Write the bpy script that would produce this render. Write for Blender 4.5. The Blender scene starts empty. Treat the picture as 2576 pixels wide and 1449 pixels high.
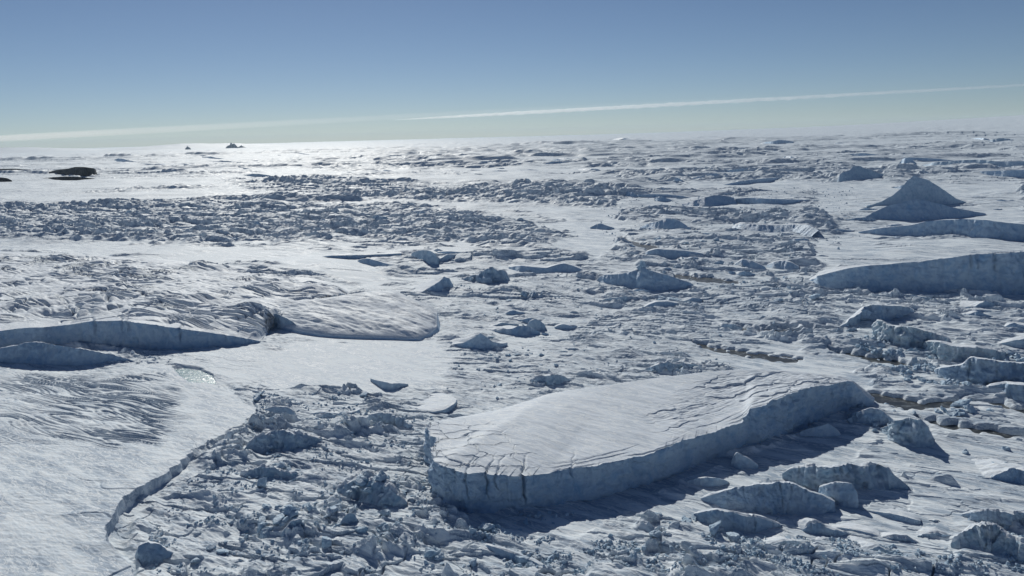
import bpy, math, random
import numpy as np

R = math.radians
sc = bpy.context.scene
COL = sc.collection

# ------------------------------------------------------------------ camera
PW, PH = 2576.0, 1449.0
HC = 150.0                        # flying height in metres
HFOV = R(65.0)
PITCH = R(10.8)
ROLL = R(1.5)
FPX = PW / 2 / math.tan(HFOV / 2)
cp, sp = math.cos(PITCH), math.sin(PITCH)
cr, sr = math.cos(ROLL), math.sin(ROLL)
_f = np.array([0, cp, -sp]); _r0 = np.array([1.0, 0, 0]); _u0 = np.array([0, sp, cp])
_r = cr * _r0 - sr * _u0
_u = sr * _r0 + cr * _u0
cam_d = bpy.data.cameras.new("camera")
cam = bpy.data.objects.new("camera", cam_d); COL.objects.link(cam)
from mathutils import Matrix, Vector
M = Matrix(((_r[0], _u[0], -_f[0], 0), (_r[1], _u[1], -_f[1], 0), (_r[2], _u[2], -_f[2], HC), (0, 0, 0, 1)))
cam.matrix_world = M
cam_d.angle = HFOV
cam_d.clip_start = 0.5; cam_d.clip_end = 400000
sc.camera = cam

# ------------------------------------------------------------------ sun, sky, exposure
SUN_AZ = R(-14.5)                 # left of the view axis, far side
SUN_EL = R(33.0)
w = bpy.data.worlds.new("World"); sc.world = w; w.use_nodes = True
nt = w.node_tree; nt.nodes.clear()
sky = nt.nodes.new("ShaderNodeTexSky"); sky.sky_type = 'NISHITA'; sky.sun_disc = False
sky.sun_elevation = SUN_EL; sky.sun_rotation = SUN_AZ
sky.altitude = 0; sky.air_density = 0.6; sky.dust_density = 0.08; sky.ozone_density = 1.0
bg = nt.nodes.new("ShaderNodeBackground"); bg.inputs[1].default_value = 0.050
wo = nt.nodes.new("ShaderNodeOutputWorld")
tint = nt.nodes.new("ShaderNodeMix"); tint.data_type = 'RGBA'; tint.blend_type = 'MULTIPLY'
tint.inputs[0].default_value = 1.0; tint.inputs[7].default_value = (0.80, 0.89, 1.0, 1)
nt.links.new(sky.outputs[0], tint.inputs[6]); nt.links.new(tint.outputs[2], bg.inputs[0]); nt.links.new(bg.outputs[0], wo.inputs[0])
sl = bpy.data.lights.new("sun", 'SUN'); sl.energy = 3.55; sl.angle = R(0.5); sl.color = (1.0, 0.965, 0.885)
so = bpy.data.objects.new("sun", sl); COL.objects.link(so)
sdir = Vector((math.sin(SUN_AZ) * math.cos(SUN_EL), math.cos(SUN_AZ) * math.cos(SUN_EL), math.sin(SUN_EL)))
so.rotation_euler = sdir.to_track_quat('Z', 'Y').to_euler()
so.location = (0, 0, 500)
sc.view_settings.view_transform = 'Standard'; sc.view_settings.look = 'None'
sc.view_settings.gamma = 1; sc.view_settings.exposure = -0.02
sc.cycles.volume_bounces = 1
sc.cycles.max_bounces = 6; sc.cycles.diffuse_bounces = 1

# ------------------------------------------------------------------ photo pixel <-> world
CAMP = np.array([0, 0, HC])
def ray(x, y):
    a = (x - PW / 2) / FPX; b = -(y - PH / 2) / FPX
    return _f + a * _r + b * _u
def at(x, y, z=0.0):
    d = ray(x, y); t = (z - HC) / d[2]
    return CAMP + d * t
def proj(X, Y, Z=0.0):
    dx, dy, dz = X, Y, Z - HC
    a = dx * _r[0] + dy * _r[1] + dz * _r[2]
    b = dx * _u[0] + dy * _u[1] + dz * _u[2]
    c = dx * _f[0] + dy * _f[1] + dz * _f[2]
    c = np.where(np.abs(c) < 1e-3, 1e-3, c)
    u = PW / 2 + FPX * a / c; v = PH / 2 - FPX * b / c
    return np.where(c > 0, u, -9e4), np.where(c > 0, v, 9e4)

# ------------------------------------------------------------------ noise
_rs = np.random.RandomState(7)
_ang = _rs.rand(256, 256) * 2 * np.pi
_GX, _GY = np.cos(_ang).astype(np.float32), np.sin(_ang).astype(np.float32)
_JX, _JY, _JH, _JT, _JS = [_rs.rand(256, 256).astype(np.float32) for _ in range(5)]
def perlin(x, y, seed=0):
    x = np.asarray(x, float) + seed * 17.37; y = np.asarray(y, float) + seed * 41.91
    xi = np.floor(x).astype(np.int64); yi = np.floor(y).astype(np.int64)
    fx = (x - xi).astype(np.float32); fy = (y - yi).astype(np.float32)
    x0, x1, y0, y1 = xi & 255, (xi + 1) & 255, yi & 255, (yi + 1) & 255
    ux = fx * fx * fx * (fx * (fx * 6 - 15) + 10); uy = fy * fy * fy * (fy * (fy * 6 - 15) + 10)
    a = _GX[x0, y0] * fx + _GY[x0, y0] * fy
    b = _GX[x1, y0] * (fx - 1) + _GY[x1, y0] * fy
    c = _GX[x0, y1] * fx + _GY[x0, y1] * (fy - 1)
    d = _GX[x1, y1] * (fx - 1) + _GY[x1, y1] * (fy - 1)
    return 1.5 * ((a + (b - a) * ux) * (1 - uy) + (c + (d - c) * ux) * uy)
def fbm(x, y, o=4, seed=0, g=0.5):
    s = 0; a = 1.0
    for i in range(o):
        s = s + a * perlin(x * 2.03 ** i, y * 2.03 ** i, seed + i * 3); a *= g
    return s
def ridged(x, y, o=3, seed=0):
    s = 0; a = 1.0
    for i in range(o):
        s = s + a * (1 - 2 * np.abs(perlin(x * 2.1 ** i, y * 2.1 ** i, seed + i * 5))); a *= 0.5
    return s
def sstep(a, b, x):
    t = np.clip((x - a) / (b - a), 0, 1); return t * t * (3 - 2 * t)
def voronoi(x, y, seed=0):
    x = np.asarray(x, float) + seed * 13.1; y = np.asarray(y, float) + seed * 29.7
    xi = np.floor(x).astype(np.int64); yi = np.floor(y).astype(np.int64)
    f1 = np.full(x.shape, 9.0, np.float32); f2 = f1.copy()
    cx = np.zeros(x.shape, np.float32); cy = cx.copy(); ia = np.zeros(x.shape, np.int64); ib = ia.copy()
    for i in (-1, 0, 1):
        for j in (-1, 0, 1):
            a, b = (xi + i) & 255, (yi + j) & 255
            dx = (x - (xi + i + 0.1 + 0.8 * _JX[a, b])).astype(np.float32)
            dy = (y - (yi + j + 0.1 + 0.8 * _JY[a, b])).astype(np.float32)
            d = np.sqrt(dx * dx + dy * dy)
            n = d < f1
            f2 = np.where(n, f1, np.minimum(f2, d)); f1 = np.where(n, d, f1)
            cx = np.where(n, dx, cx); cy = np.where(n, dy, cy)
            ia = np.where(n, a, ia); ib = np.where(n, b, ib)
    return f1, f2, cx, cy, _JH[ia, ib], _JT[ia, ib], _JS[ia, ib]
def polymask(u, v, poly, soft):
    """1 inside the polygon, fading over `soft` to each side"""
    P = np.array(poly, float)
    out = np.zeros(u.shape, np.float32)
    x0, y0 = P.min(0) - soft; x1, y1 = P.max(0) + soft
    sel = (u > x0) & (u < x1) & (v > y0) & (v < y1)
    if not sel.any(): return out
    a, b = u[sel], v[sel]
    dm = np.full(a.shape, 1e9); ins = np.zeros(a.shape, bool)
    for i in range(len(P)):
        p, q = P[i], P[(i + 1) % len(P)]
        e = q - p; L = e @ e + 1e-9
        t = np.clip(((a - p[0]) * e[0] + (b - p[1]) * e[1]) / L, 0, 1)
        dm = np.minimum(dm, (a - p[0] - t * e[0]) ** 2 + (b - p[1] - t * e[1]) ** 2)
        if p[1] != q[1]:
            c = ((p[1] > b) != (q[1] > b)) & (a < (q[0] - p[0]) * (b - p[1]) / (q[1] - p[1]) + p[0])
            ins ^= c
    d = np.sqrt(dm) * np.where(ins, 1, -1)
    out[sel] = sstep(-soft, soft, d)
    return out
WA = R(-38)                        # direction the wind drags the drifts
def wind(x, y, lx, ly, ang=WA):
    c, s = math.cos(ang), math.sin(ang)
    return (x * c + y * s) / lx, (-x * s + y * c) / ly

# ------------------------------------------------------------------ materials
def new_mat(name):
    m = bpy.data.materials.new(name); m.use_nodes = True
    t = m.node_tree; b = t.nodes["Principled BSDF"]
    return m, t, b
def N(t, typ, **k):
    n = t.nodes.new(typ)
    for a, v in k.items(): setattr(n, a, v)
    return n
def noise_node(t, vec, scale, detail=6, rough=0.6, dist=0.0):
    n = N(t, "ShaderNodeTexNoise"); n.inputs["Scale"].default_value = scale
    n.inputs["Detail"].default_value = detail; n.inputs["Roughness"].default_value = rough
    n.inputs["Distortion"].default_value = dist
    t.links.new(vec, n.inputs["Vector"]); return n
def ramp(t, fac, stops):
    r = N(t, "ShaderNodeValToRGB")
    while len(r.color_ramp.elements) < len(stops): r.color_ramp.elements.new(0.5)
    for e, (p, c) in zip(r.color_ramp.elements, stops):
        e.position = p; e.color = (*c, 1) if len(c) == 3 else c
    t.links.new(fac, r.inputs[0]); return r
def mapping(t, vec, sc_, rz=0.0):
    m = N(t, "ShaderNodeMapping"); m.inputs["Scale"].default_value = sc_
    m.inputs["Rotation"].default_value = (0, 0, rz); t.links.new(vec, m.inputs["Vector"]); return m.outputs[0]

def snow_material(name, lo, hi, bump=0.5, patch=True):
    m, t, b = new_mat(name)
    geo = N(t, "ShaderNodeNewGeometry")
    pos = geo.outputs["Position"]
    rot = N(t, "ShaderNodeVectorRotate"); rot.rotation_type = 'Z_AXIS'
    rot.inputs["Angle"].default_value = -WA; t.links.new(pos, rot.inputs["Vector"])
    st = mapping(t, rot.outputs[0], (0.25, 1.0, 1.0))
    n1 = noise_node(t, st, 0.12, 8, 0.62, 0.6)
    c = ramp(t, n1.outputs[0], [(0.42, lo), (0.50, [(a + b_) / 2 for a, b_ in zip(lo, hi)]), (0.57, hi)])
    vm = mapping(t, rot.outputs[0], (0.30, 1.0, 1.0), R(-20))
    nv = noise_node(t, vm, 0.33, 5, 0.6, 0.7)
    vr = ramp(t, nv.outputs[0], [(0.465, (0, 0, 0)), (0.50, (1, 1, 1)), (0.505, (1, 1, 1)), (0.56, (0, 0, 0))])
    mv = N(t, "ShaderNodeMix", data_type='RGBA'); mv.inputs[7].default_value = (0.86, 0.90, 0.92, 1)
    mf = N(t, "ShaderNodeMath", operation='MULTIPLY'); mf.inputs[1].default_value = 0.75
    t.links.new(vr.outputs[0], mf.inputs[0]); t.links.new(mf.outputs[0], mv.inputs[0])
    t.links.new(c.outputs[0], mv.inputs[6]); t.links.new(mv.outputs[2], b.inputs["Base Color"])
    rr = ramp(t, n1.outputs[0], [(0.42, (0.52,) * 3), (0.56, (0.72,) * 3)])
    t.links.new(rr.outputs[0], b.inputs["Roughness"])
    b.inputs["Specular IOR Level"].default_value = 0.11
    n2 = noise_node(t, st, 0.9, 7, 0.65, 0.3)
    n3 = noise_node(t, pos, 3.0, 4, 0.6)
    mx = N(t, "ShaderNodeMath", operation='MULTIPLY_ADD'); mx.inputs[1].default_value = 0.25
    t.links.new(n3.outputs[0], mx.inputs[0]); t.links.new(n2.outputs[0], mx.inputs[2])
    bp = N(t, "ShaderNodeBump"); bp.inputs["Strength"].default_value = bump; bp.inputs["Distance"].default_value = 0.9
    t.links.new(mx.outputs[0], bp.inputs["Height"]); t.links.new(bp.outputs[0], b.inputs["Normal"])
    return m
def ice_material(name, white, blue, lo=0.45, hi=0.7, scale=0.12, bump=0.6, rough=0.45):
    m, t, b = new_mat(name)
    geo = N(t, "ShaderNodeNewGeometry"); pos = geo.outputs["Position"]
    n1 = noise_node(t, pos, scale, 7, 0.6, 0.8)
    c = ramp(t, n1.outputs[0], [(lo, white), (hi, blue)])
    t.links.new(c.outputs[0], b.inputs["Base Color"])
    b.inputs["Roughness"].default_value = rough
    b.inputs["Specular IOR Level"].default_value = 0.4
    n2 = noise_node(t, pos, 0.7, 8, 0.68, 0.4)
    bp = N(t, "ShaderNodeBump"); bp.inputs["Strength"].default_value = bump; bp.inputs["Distance"].default_value = 1.2
    t.links.new(n2.outputs[0], bp.inputs["Height"]); t.links.new(bp.outputs[0], b.inputs["Normal"])
    return m
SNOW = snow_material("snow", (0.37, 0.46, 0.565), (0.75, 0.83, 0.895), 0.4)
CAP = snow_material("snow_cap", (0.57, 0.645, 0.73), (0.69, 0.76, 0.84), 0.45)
ICE = ice_material("glacier_ice", (0.47, 0.62, 0.78), (0.27, 0.46, 0.69), bump=1.0)
BLUEICE = ice_material("blue_ice", (0.62, 0.73, 0.83), (0.38, 0.57, 0.72), 0.38, 0.66, 0.25, 1.0)
BLOCKICE = ice_material("block_ice", (0.48, 0.61, 0.74), (0.27, 0.45, 0.62), 0.42, 0.72, 0.2, 0.7, 0.6)

# ------------------------------------------------------------------ mesh helpers
def mesh_obj(name, co, quads, mat, parent=None, smooth=True, tris=None):
    me = bpy.data.meshes.new(name)
    co = np.ascontiguousarray(co, np.float32).reshape(-1, 3)
    me.vertices.add(len(co)); me.vertices.foreach_set("co", co.ravel())
    nq = len(quads); nt_ = 0 if tris is None else len(tris)
    loops = np.asarray(quads, np.int32).ravel() if nq else np.zeros(0, np.int32)
    if nt_: loops = np.concatenate([loops, np.asarray(tris, np.int32).ravel()])
    me.loops.add(len(loops)); me.loops.foreach_set("vertex_index", loops)
    me.polygons.add(nq + nt_)
    st = np.concatenate([np.arange(nq) * 4, nq * 4 + np.arange(nt_) * 3]).astype(np.int32)
    me.polygons.foreach_set("loop_start", st)
    me.polygons.foreach_set("use_smooth", np.full(nq + nt_, smooth, bool))
    me.update(calc_edges=True)
    me.materials.append(mat)
    o = bpy.data.objects.new(name, me); COL.objects.link(o)
    if parent is not None: o.parent = parent
    return o
def grid_quads(nr, nc, wrap=False):
    i = np.arange(nr - 1)[:, None]; j = np.arange(nc if wrap else nc - 1)[None, :]
    j2 = (j + 1) % nc
    return np.stack([i * nc + j, i * nc + j2, (i + 1) * nc + j2, (i + 1) * nc + j], -1).reshape(-1, 4)
def tag(o, label=None, cat=None, group=None, kind=None):
    if label: o["label"] = label
    if cat: o["category"] = cat
    if group: o["group"] = group
    if kind: o["kind"] = kind
    return o

# ------------------------------------------------------------------ terrain
def th_cols():
    a = np.linspace(R(-37.5), R(37.5), 1501)
    b = np.linspace(R(37.5), R(322.5), 74)[1:-1]
    return np.concatenate([a, b])
def r_rows():
    rows = [2.0, 40, 90, 140, 180]; r = 205.0
    while r < 60000:
        rows.append(r)
        r += 0.34 * (r / 300.0) ** 1.45 if r < 12000 else r * 0.02
    rows.append(60000.0)
    return np.array(rows)
TH, RR = th_cols(), r_rows()

LEADS = [
    [(1690, 688), (1745, 694), (1800, 700), (1878, 712), (1850, 716), (1790, 708), (1730, 700), (1692, 694)],
    [(1830, 820), (1905, 828), (2000, 826), (2085, 830), (2150, 834), (2120, 842), (2050, 838), (2010, 850), (1960, 846), (1900, 838), (1842, 830)],
    [(2165, 984), (2230, 992), (2310, 1010), (2400, 1004), (2480, 1008), (2590, 1030), (2590, 1042), (2490, 1020), (2440, 1016), (2380, 1028), (2290, 1030), (2220, 1012)],
    [(1740, 862), (1830, 880), (1920, 888), (2010, 905), (1990, 909), (1900, 897), (1800, 884)],
    [(2080, 880), (2150, 890), (2250, 905), (2330, 922), (2300, 924), (2200, 908), (2110, 893)],
    [(2300, 1050), (2400, 1068), (2500, 1080), (2590, 1094), (2590, 1102), (2480, 1092), (2380, 1078)],
    [(1560, 596), (1640, 620), (1700, 652), (1690, 658), (1630, 634), (1565, 604)],
]
POOL = [(448, 934), (470, 932), (500, 936), (522, 946), (528, 958), (500, 962), (478, 961), (462, 950)]

def terrain_height(X, Y, lod):
    """lod: local row spacing in metres, used to leave out what the sheet cannot carry"""
    u, v = proj(X, Y)
    d = np.hypot(X, Y)
    def lim(lam): return np.clip(lam / (2.2 * lod) - 0.8, 0, 1)
    wu = u + 26 * perlin(X / 38, Y / 38, 3) + 10 * perlin(X / 11, Y / 11, 4)
    wv = v + (v - 335) * 0.03 * (perlin(X / 33, Y / 33, 5) + 0.5 * perlin(X / 12, Y / 12, 6))
    Z = np.zeros(X.shape, np.float64)
    # --- masks
    mk = lambda poly, s: polymask(wu, wv, poly, s)
    tongue = polymask(u + 13 * perlin(X / 24, Y / 24, 19) + 7 * perlin(X / 9, Y / 9, 9) + 3 * perlin(X / 3, Y / 3, 8), v + 4 * perlin(X / 5, Y / 5, 10), [(-900, 905), (330, 914), (420, 925), (520, 965), (600, 1000), (655, 1050), (560, 1108), (480, 1158), (385, 1228), (312, 1292), (268, 1365), (272, 1402), (345, 1460), (500, 1900), (-900, 2500)], 1.6)
    smooth = np.maximum.reduce([
        mk([(-400, 585), (200, 600), (600, 618), (900, 640), (980, 690), (940, 720), (700, 672), (300, 640), (-400, 628)], 14),
        mk([(-400, 452), (600, 440), (700, 470), (350, 480), (60, 500), (-400, 506)], 8),
        mk([(640, 862), (1080, 850), (1150, 900), (1090, 960), (700, 980), (560, 960), (420, 915)], 18),
        0.9 * mk([(2060, 462), (2560, 452), (2580, 560), (2440, 600), (2120, 590), (2040, 520)], 14),
        0.9 * mk([(2060, 600), (2600, 606), (2600, 640), (2300, 668), (2080, 690), (2020, 650)], 10),
        mk([(1700, 455), (2100, 452), (2080, 470), (1740, 478)], 6),
        mk([(1300, 520), (1560, 520), (1560, 600), (1500, 660), (1330, 600), (1450, 575)], 8),
        mk([(1700, 900), (2000, 868), (2240, 960), (2180, 985), (1800, 930)], 10),
        mk([(1100, 1290), (1500, 1260), (2100, 1060), (2250, 1090), (2150, 1150), (1850, 1180), (1600, 1280), (1400, 1345), (1180, 1340)], 10),
        0.75 * mk([(1500, 1290), (1850, 1190), (2250, 1120), (2650, 1130), (2650, 1270), (2400, 1330), (2380, 1420), (1900, 1330)], 18),
    ])
    rubble = np.maximum.reduce([
        mk([(655, 1060), (640, 985), (900, 985), (1090, 1050), (1090, 1240), (1180, 1330), (1260, 1480), (330, 1480), (360, 1370), (470, 1230), (560, 1130)], 14),
        mk([(1480, 480), (2100, 470), (2180, 560), (2100, 640), (2050, 720), (2120, 860), (2000, 870), (1500, 760), (1700, 620)], 20) * 0.8,
        mk([(2090, 860), (2360, 900), (2400, 980), (2200, 985)], 10) * 0.8,
        mk([(2120, 740), (2700, 760), (2700, 960), (2300, 880), (2250, 800)], 12) * 0.9,
        mk([(1500, 1405), (2050, 1380), (2380, 1440), (2400, 1500), (1480, 1500)], 14) * 0.9,
        mk([(1480, 1150), (1090, 1050), (1150, 1010), (1560, 960), (1720, 890), (1850, 910), (1860, 940)], 10) * 0.5,
        mk([(2380, 1310), (2700, 1300), (2700, 1460), (2420, 1420)], 12),
    ])
    serac = mk([(-400, 520), (300, 512), (620, 512), (1000, 516), (1250, 545), (1440, 590), (1350, 612), (900, 600), (500, 616), (200, 596), (-400, 585)], 9)
    serac2 = mk([(560, 452), (760, 450), (1060, 474), (1380, 474), (1570, 500), (1540, 520), (1300, 510), (900, 500), (640, 478)], 6)
    lead = np.zeros(X.shape)
    for L in LEADS: lead = np.maximum(lead, polymask(u + 16 * perlin(X / 22, Y / 22, 21), v + (v - 330) * 0.012 * perlin(X / 6, Y / 6, 22), L, 6))
    pool = polymask(u + 3 * perlin(X / 5, Y / 5, 31), v, [((x_ - 488) * 1.35 + 488, (y_ - 948) * 1.4 + 948) for x_, y_ in POOL], 3)
    nearlead = np.zeros(X.shape)
    for L in LEADS: nearlead = np.maximum(nearlead, polymask(u, v, L, 16))
    calm = np.clip(1 - 0.85 * smooth - 0.8 * tongue, 0.08, 1)
    # open snow between the broken patches
    bare = sstep(-0.12, 0.30, fbm(*wind(X, Y, 150, 62, R(-22)), 3, 301) + 0.65 * rubble)
    bare = 0.12 + 0.88 * bare
    bf = sstep(-0.15, 0.35, fbm(*wind(X, Y, 900, 330, R(-6)), 3, 305) + 0.15 * sstep(900, 2200, u))
    farb = 0.15 + 0.85 * bf
    bare = bare * (1 - sstep(900, 1500, d) * (1 - farb))
    # --- broad swell
    Z += 1.6 * fbm(X / 170, Y / 170, 2, 11) * np.clip(d / 300, 0.6, 3)
    # --- drifts dragged by the wind
    a, b = wind(X, Y, 46, 13); Z += 1.3 * calm * fbm(a, b, 2, 13) * lim(13)
    a, b = wind(X + 3 * perlin(X / 20, Y / 20, 2), Y, 16, 4.2); Z += 0.40 * calm * ridged(a, b, 2, 14) * lim(4.5)
    a, b = wind(X, Y, 5.5, 1.5, R(-30)); Z += 0.075 * np.clip(calm + 0.15, 0, 1) * ridged(a, b, 2, 15) * lim(1.6)
    a, b = wind(X, Y, 9, 2.6, R(-8)); Z += 0.10 * tongue * (fbm(a, b, 3, 16)) * lim(2.0)
    # drifted mounds, steep on the lee side that faces us
    def dune(lx, ly, sd, ang_, k):
        n0 = fbm(*wind(X, Y, lx, ly, ang_), 3, sd)
        n1 = fbm(*wind(X, Y + k * np.clip(n0, 0, 2), lx, ly, ang_), 4, sd, 0.45)
        return np.clip(n1 - 0.08, 0, 2) ** 1.15
    dn_ = np.clip(1.15 - 1.15 * smooth - tongue, 0, 1)
    Z += dn_ * 4.2 * dune(62, 30, 201, R(-20), 16) * lim(12) * sstep(180, 300, d)
    Z += dn_ * 1.0 * dune(25, 10, 205, R(-26), 6) * lim(5)
    Z += dn_ * farb * 8.0 * dune(170, 85, 209, R(-12), 45) * lim(30) * sstep(600, 1100, d) * (1 - sstep(6000, 9000, d)) * sstep(300, 1300, u)
    # --- hummocks thrown up in loose lines and patches
    sel = (d < 5000) & (d > 190) & (np.abs(u - 1288) < 1700)
    xs, ys, ls = X[sel], Y[sel], lod[sel]
    a, b = wind(xs, ys, 80, 34)
    hm = sstep(0.56, 0.80, fbm(a, b, 4, 41, 0.6) + 0.62 * rubble[sel] - 0.5 * smooth[sel] - 0.9 * tongue[sel] - 1.2 * nearlead[sel]) * bare[sel]
    dd = d[sel]
    big = sstep(600, 1500, dd)
    # coarse chunks
    cs = 7.0 + 10 * big
    a, b = wind(xs + 2.0 * perlin(xs / 5, ys / 5, 44), ys + 2.0 * perlin(xs / 5, ys / 5, 45), cs * 1.25, cs)
    # cell size must be constant inside one noise: blend two lattices
    def chunks(lx, ly, seed, tilt):
        a, b = wind(xs + 0.12 * lx * perlin(xs / lx * 2.2, ys / lx * 2.2, seed), ys + 0.12 * ly * perlin(xs / ly * 2.2, ys / ly * 2.2, seed + 1), lx, ly)
        f1, f2, cx, cy, h, t, s = voronoi(a, b, seed)
        edge = sstep(0.0, 0.13, f2 - f1)
        hh = h ** 2.6 * 1.4
        return (hh + tilt * ((t - 0.5) * cx + (s - 0.5) * cy) * 2) * edge
    near_w = 1 - sstep(500, 800, dd)
    c1 = chunks(5.2, 3.2, 51, 1.5) * 1.0 * np.clip(2.7 / (2.2 * ls) - 0.3, 0, 1) * (1 - 0.75 * sstep(420, 700, dd))
    c2 = chunks(15, 6.5, 53, 1.3) * 2.8 * np.clip(6.5 / (2.2 * ls) - 0.3, 0, 1)
    c3 = chunks(44, 19, 55, 1.1) * 2.2 * sstep(500, 900, dd)
    patch1 = hm * sstep(-0.1, 0.45, fbm(xs / 16, ys / 16, 3, 47))
    patch2 = hm * sstep(0.05, 0.55, fbm(xs / 31, ys / 31, 3, 48))
    patch3 = hm * sstep(0.0, 0.5, fbm(xs / 80, ys / 80, 3, 49))
    add = patch1 * c1 + patch2 * c2 + patch3 * c3 + hm * 0.9
    Z[sel] += add * (1 - 0.9 * tongue[sel])
    # --- rafted floes: plates lying at different heights, their broken edges facing any way
    sel = (d < 7000) & (d > 190) & (np.abs(u - 1288) < 1700)
    xs, ys, dd = X[sel], Y[sel], d[sel]
    live = np.clip(1 - smooth[sel] - tongue[sel] - serac[sel] - 1.3 * nearlead[sel], 0, 1)
    for lx, ly, hg, sd, r0, r1, a_ in ((44, 21, 2.0, 103, 150, 2200, -24), (110, 55, 4.5, 105, 700, 7000, -14)):
        px_ = xs + lx * .30 * fbm(xs / lx * 1.7, ys / lx * 1.7, 3, sd); py_ = ys + lx * .30 * fbm(xs / lx * 1.7, ys / lx * 1.7, 3, sd + 1)
        f1, f2, cx, cy, h, t, s = voronoi(*wind(px_, py_, lx, ly, R(a_)), sd)
        e = sstep(0.0, 0.05, f2 - f1)
        on = sstep(0.0, 0.4, fbm(xs / lx / 3, ys / lx / 3, 3, sd + 4)) * live * bare[sel] * sstep(r0 * 0.8, r0 * 1.3, dd) * (1 - sstep(r1 * .7, r1, dd))
        pl = np.clip(h * 1.5 - 0.35, 0, 1) * (1 + 0.9 * ((s - 0.25) * -cy + (t - 0.5) * cx))
        Z[sel] += on * hg * pl * e * np.clip(ly / (2.2 * lod[sel]) - 0.3, 0, 1)
    # --- serac fields: tilted slabs with deep gaps
    for mask, lx, ly, hgt, sd, ang in ((serac, 62, 30, 9.5, 61, R(-10)), (serac2, 66, 36, 8.5, 63, R(-6))):
        s2 = mask > 0.01
        if not s2.any(): continue
        xs, ys = X[s2], Y[s2]
        a, b = wind(xs + 5 * perlin(xs / 14, ys / 14, sd), ys + 5 * perlin(xs / 14, ys / 14, sd + 1), lx, ly, ang)
        f1, f2, cx, cy, h, t, s = voronoi(a, b, sd)
        big = sstep(0.02, 0.30, f2 - f1) * (0.25 + 0.75 * h) + 0.8 * ((t - 0.5) * cx - s * cy * 0.9)
        a, b = wind(xs, ys, lx * 0.42, ly * 0.42, ang)
        g1, g2, gx, gy, h2, t2, s2_ = voronoi(a, b, sd + 7)
        sm = sstep(0.0, 0.3, g2 - g1) * h2 + 0.6 * ((t2 - 0.5) * gx)
        Z[s2] += mask[s2] * (hgt * big * (0.55 + 0.45 * sstep(-.3, .4, fbm(xs / 120, ys / 120, 2, sd + 2))) + 0.22 * hgt * sm + 0.7 * fbm(xs / 14, ys / 14, 2, sd))
    # --- pressure ridges of the far ice
    far = sstep(900, 1800, d)
    sel = (far > 0) & (np.abs(u - 1288) < 2200)
    xs, ys, dd = X[sel], Y[sel], d[sel]
    k = np.clip(dd / 1500, 1, 6)
    left = 1 - sstep(300, 1500, u[sel]) * (1 - sstep(3000, 9000, dd))
    for (lx, ly, hgt, sd, thr, r0) in ((150, 60, 9, 71, 0.42, 800), (380, 170, 15, 72, 0.45, 1400), (1100, 600, 20, 73, 0.5, 3000), (3200, 2200, 22, 76, 0.55, 9000)):
        a, b = wind(xs + lx * .4 * perlin(xs / lx, ys / lx, sd), ys, lx, ly, R(-6))
        r_ = ridged(a, b, 3, sd)
        patch = sstep(0.0, 0.5, fbm(xs / lx / 4, ys / ly / 4, 2, sd + 9) + 0.25)
        wgt = sstep(r0, r0 * 1.8, dd) * (1 - sstep(r0 * 9, r0 * 20, dd)) * lim(ly * 0.6)[sel]
        Z[sel] += wgt * hgt * patch * farb[sel] * sstep(thr, 1.15, r_ + 0.25 * fbm(xs / lx * 5, ys / lx * 5, 2, sd + 3)) * (1 - 0.8 * smooth[sel])
    # --- the raised glacier tongue bottom left, with its scarp
    gr = ridged(*wind(X, Y + 8 * perlin(X / 60, Y / 60, 81), 60, 5.0, R(-30)), 2, 80)
    zone = mk([(-500, 912), (330, 918), (440, 975), (470, 1060), (400, 1120), (-500, 1150)], 22)
    Z += tongue * (1.0 + 5.6 * sstep(1080, 1300, v) * (0.85 + 0.45 * perlin(X / 26, Y / 26, 12) * polymask(u, v, [(640, 1062), (560, 1116), (490, 1170), (410, 1235), (345, 1300), (318, 1365), (335, 1420), (280, 1402), (268, 1365), (312, 1292), (385, 1228), (480, 1158), (560, 1108)], 30)))
    cre = sstep(0.55, 1.05, gr + 0.35 * fbm(X / 12, Y / 12, 2, 83))
    nn = fbm(*wind(X + 5 * perlin(X / 40, Y / 40, 85), Y, 120, 15, R(-27)), 3, 84, 0.4)
    lns = sum(np.exp(-((nn - t_) / 0.035) ** 2) for t_ in (-0.6, -0.42, -0.26, -0.1, 0.06, 0.22, 0.38, 0.56))
    Z += zone * tongue * (-1.05 * lns * lim(3) * (0.25 + 0.75 * sstep(-0.5, 0.3, fbm(X / 60, Y / 40, 2, 86))) + 1.6 * fbm(*wind(X, Y, 70, 34, R(-20)), 2, 87))
    # channel of slick ice at the foot of the scarp
    ch = polymask(u, v, [(640, 1062), (560, 1116), (490, 1170), (410, 1235), (345, 1300), (318, 1365), (335, 1420), (280, 1402), (268, 1365), (312, 1292), (385, 1228), (480, 1158), (560, 1108)], 16)
    Z = Z * (1 - 0.85 * ch * (1 - tongue)) - 0.6 * ch * (1 - tongue)
    # --- thin open cracks over the plains
    f1, f2, *_ = voronoi(*wind(X + 14 * perlin(X / 30, Y / 30, 91), Y + 14 * perlin(X / 30, Y / 30, 92), 75, 48), 93)
    Z -= 0.9 * (1 - sstep(0.0, 0.016, f2 - f1)) * (d < 1500) * lim(1.2) * sstep(-0.1, 0.3, fbm(X / 70, Y / 70, 2, 94))
    # --- crisp wind-cut steps (sastrugi) on the open snow
    sx = fbm(*wind(X, Y, 20, 3.6, R(-24)), 3, 231)
    Z += 0.16 * bare * np.clip(1.1 - 0.6 * smooth, 0, 1) * (1 - 0.75 * tongue) * (sstep(0.10, 0.16, sx) + 0.8 * sstep(0.38, 0.43, sx)) * lim(2.4)
    sx = fbm(*wind(X, Y, 60, 11, R(-18)), 4, 233)
    Z += 0.9 * bare * np.clip(1.0 - 0.8 * smooth - tongue, 0, 1) * sstep(0.22, 0.26, sx) * lim(5)
    sx = fbm(*wind(X, Y, 170, 34, R(-10)), 4, 235)
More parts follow.
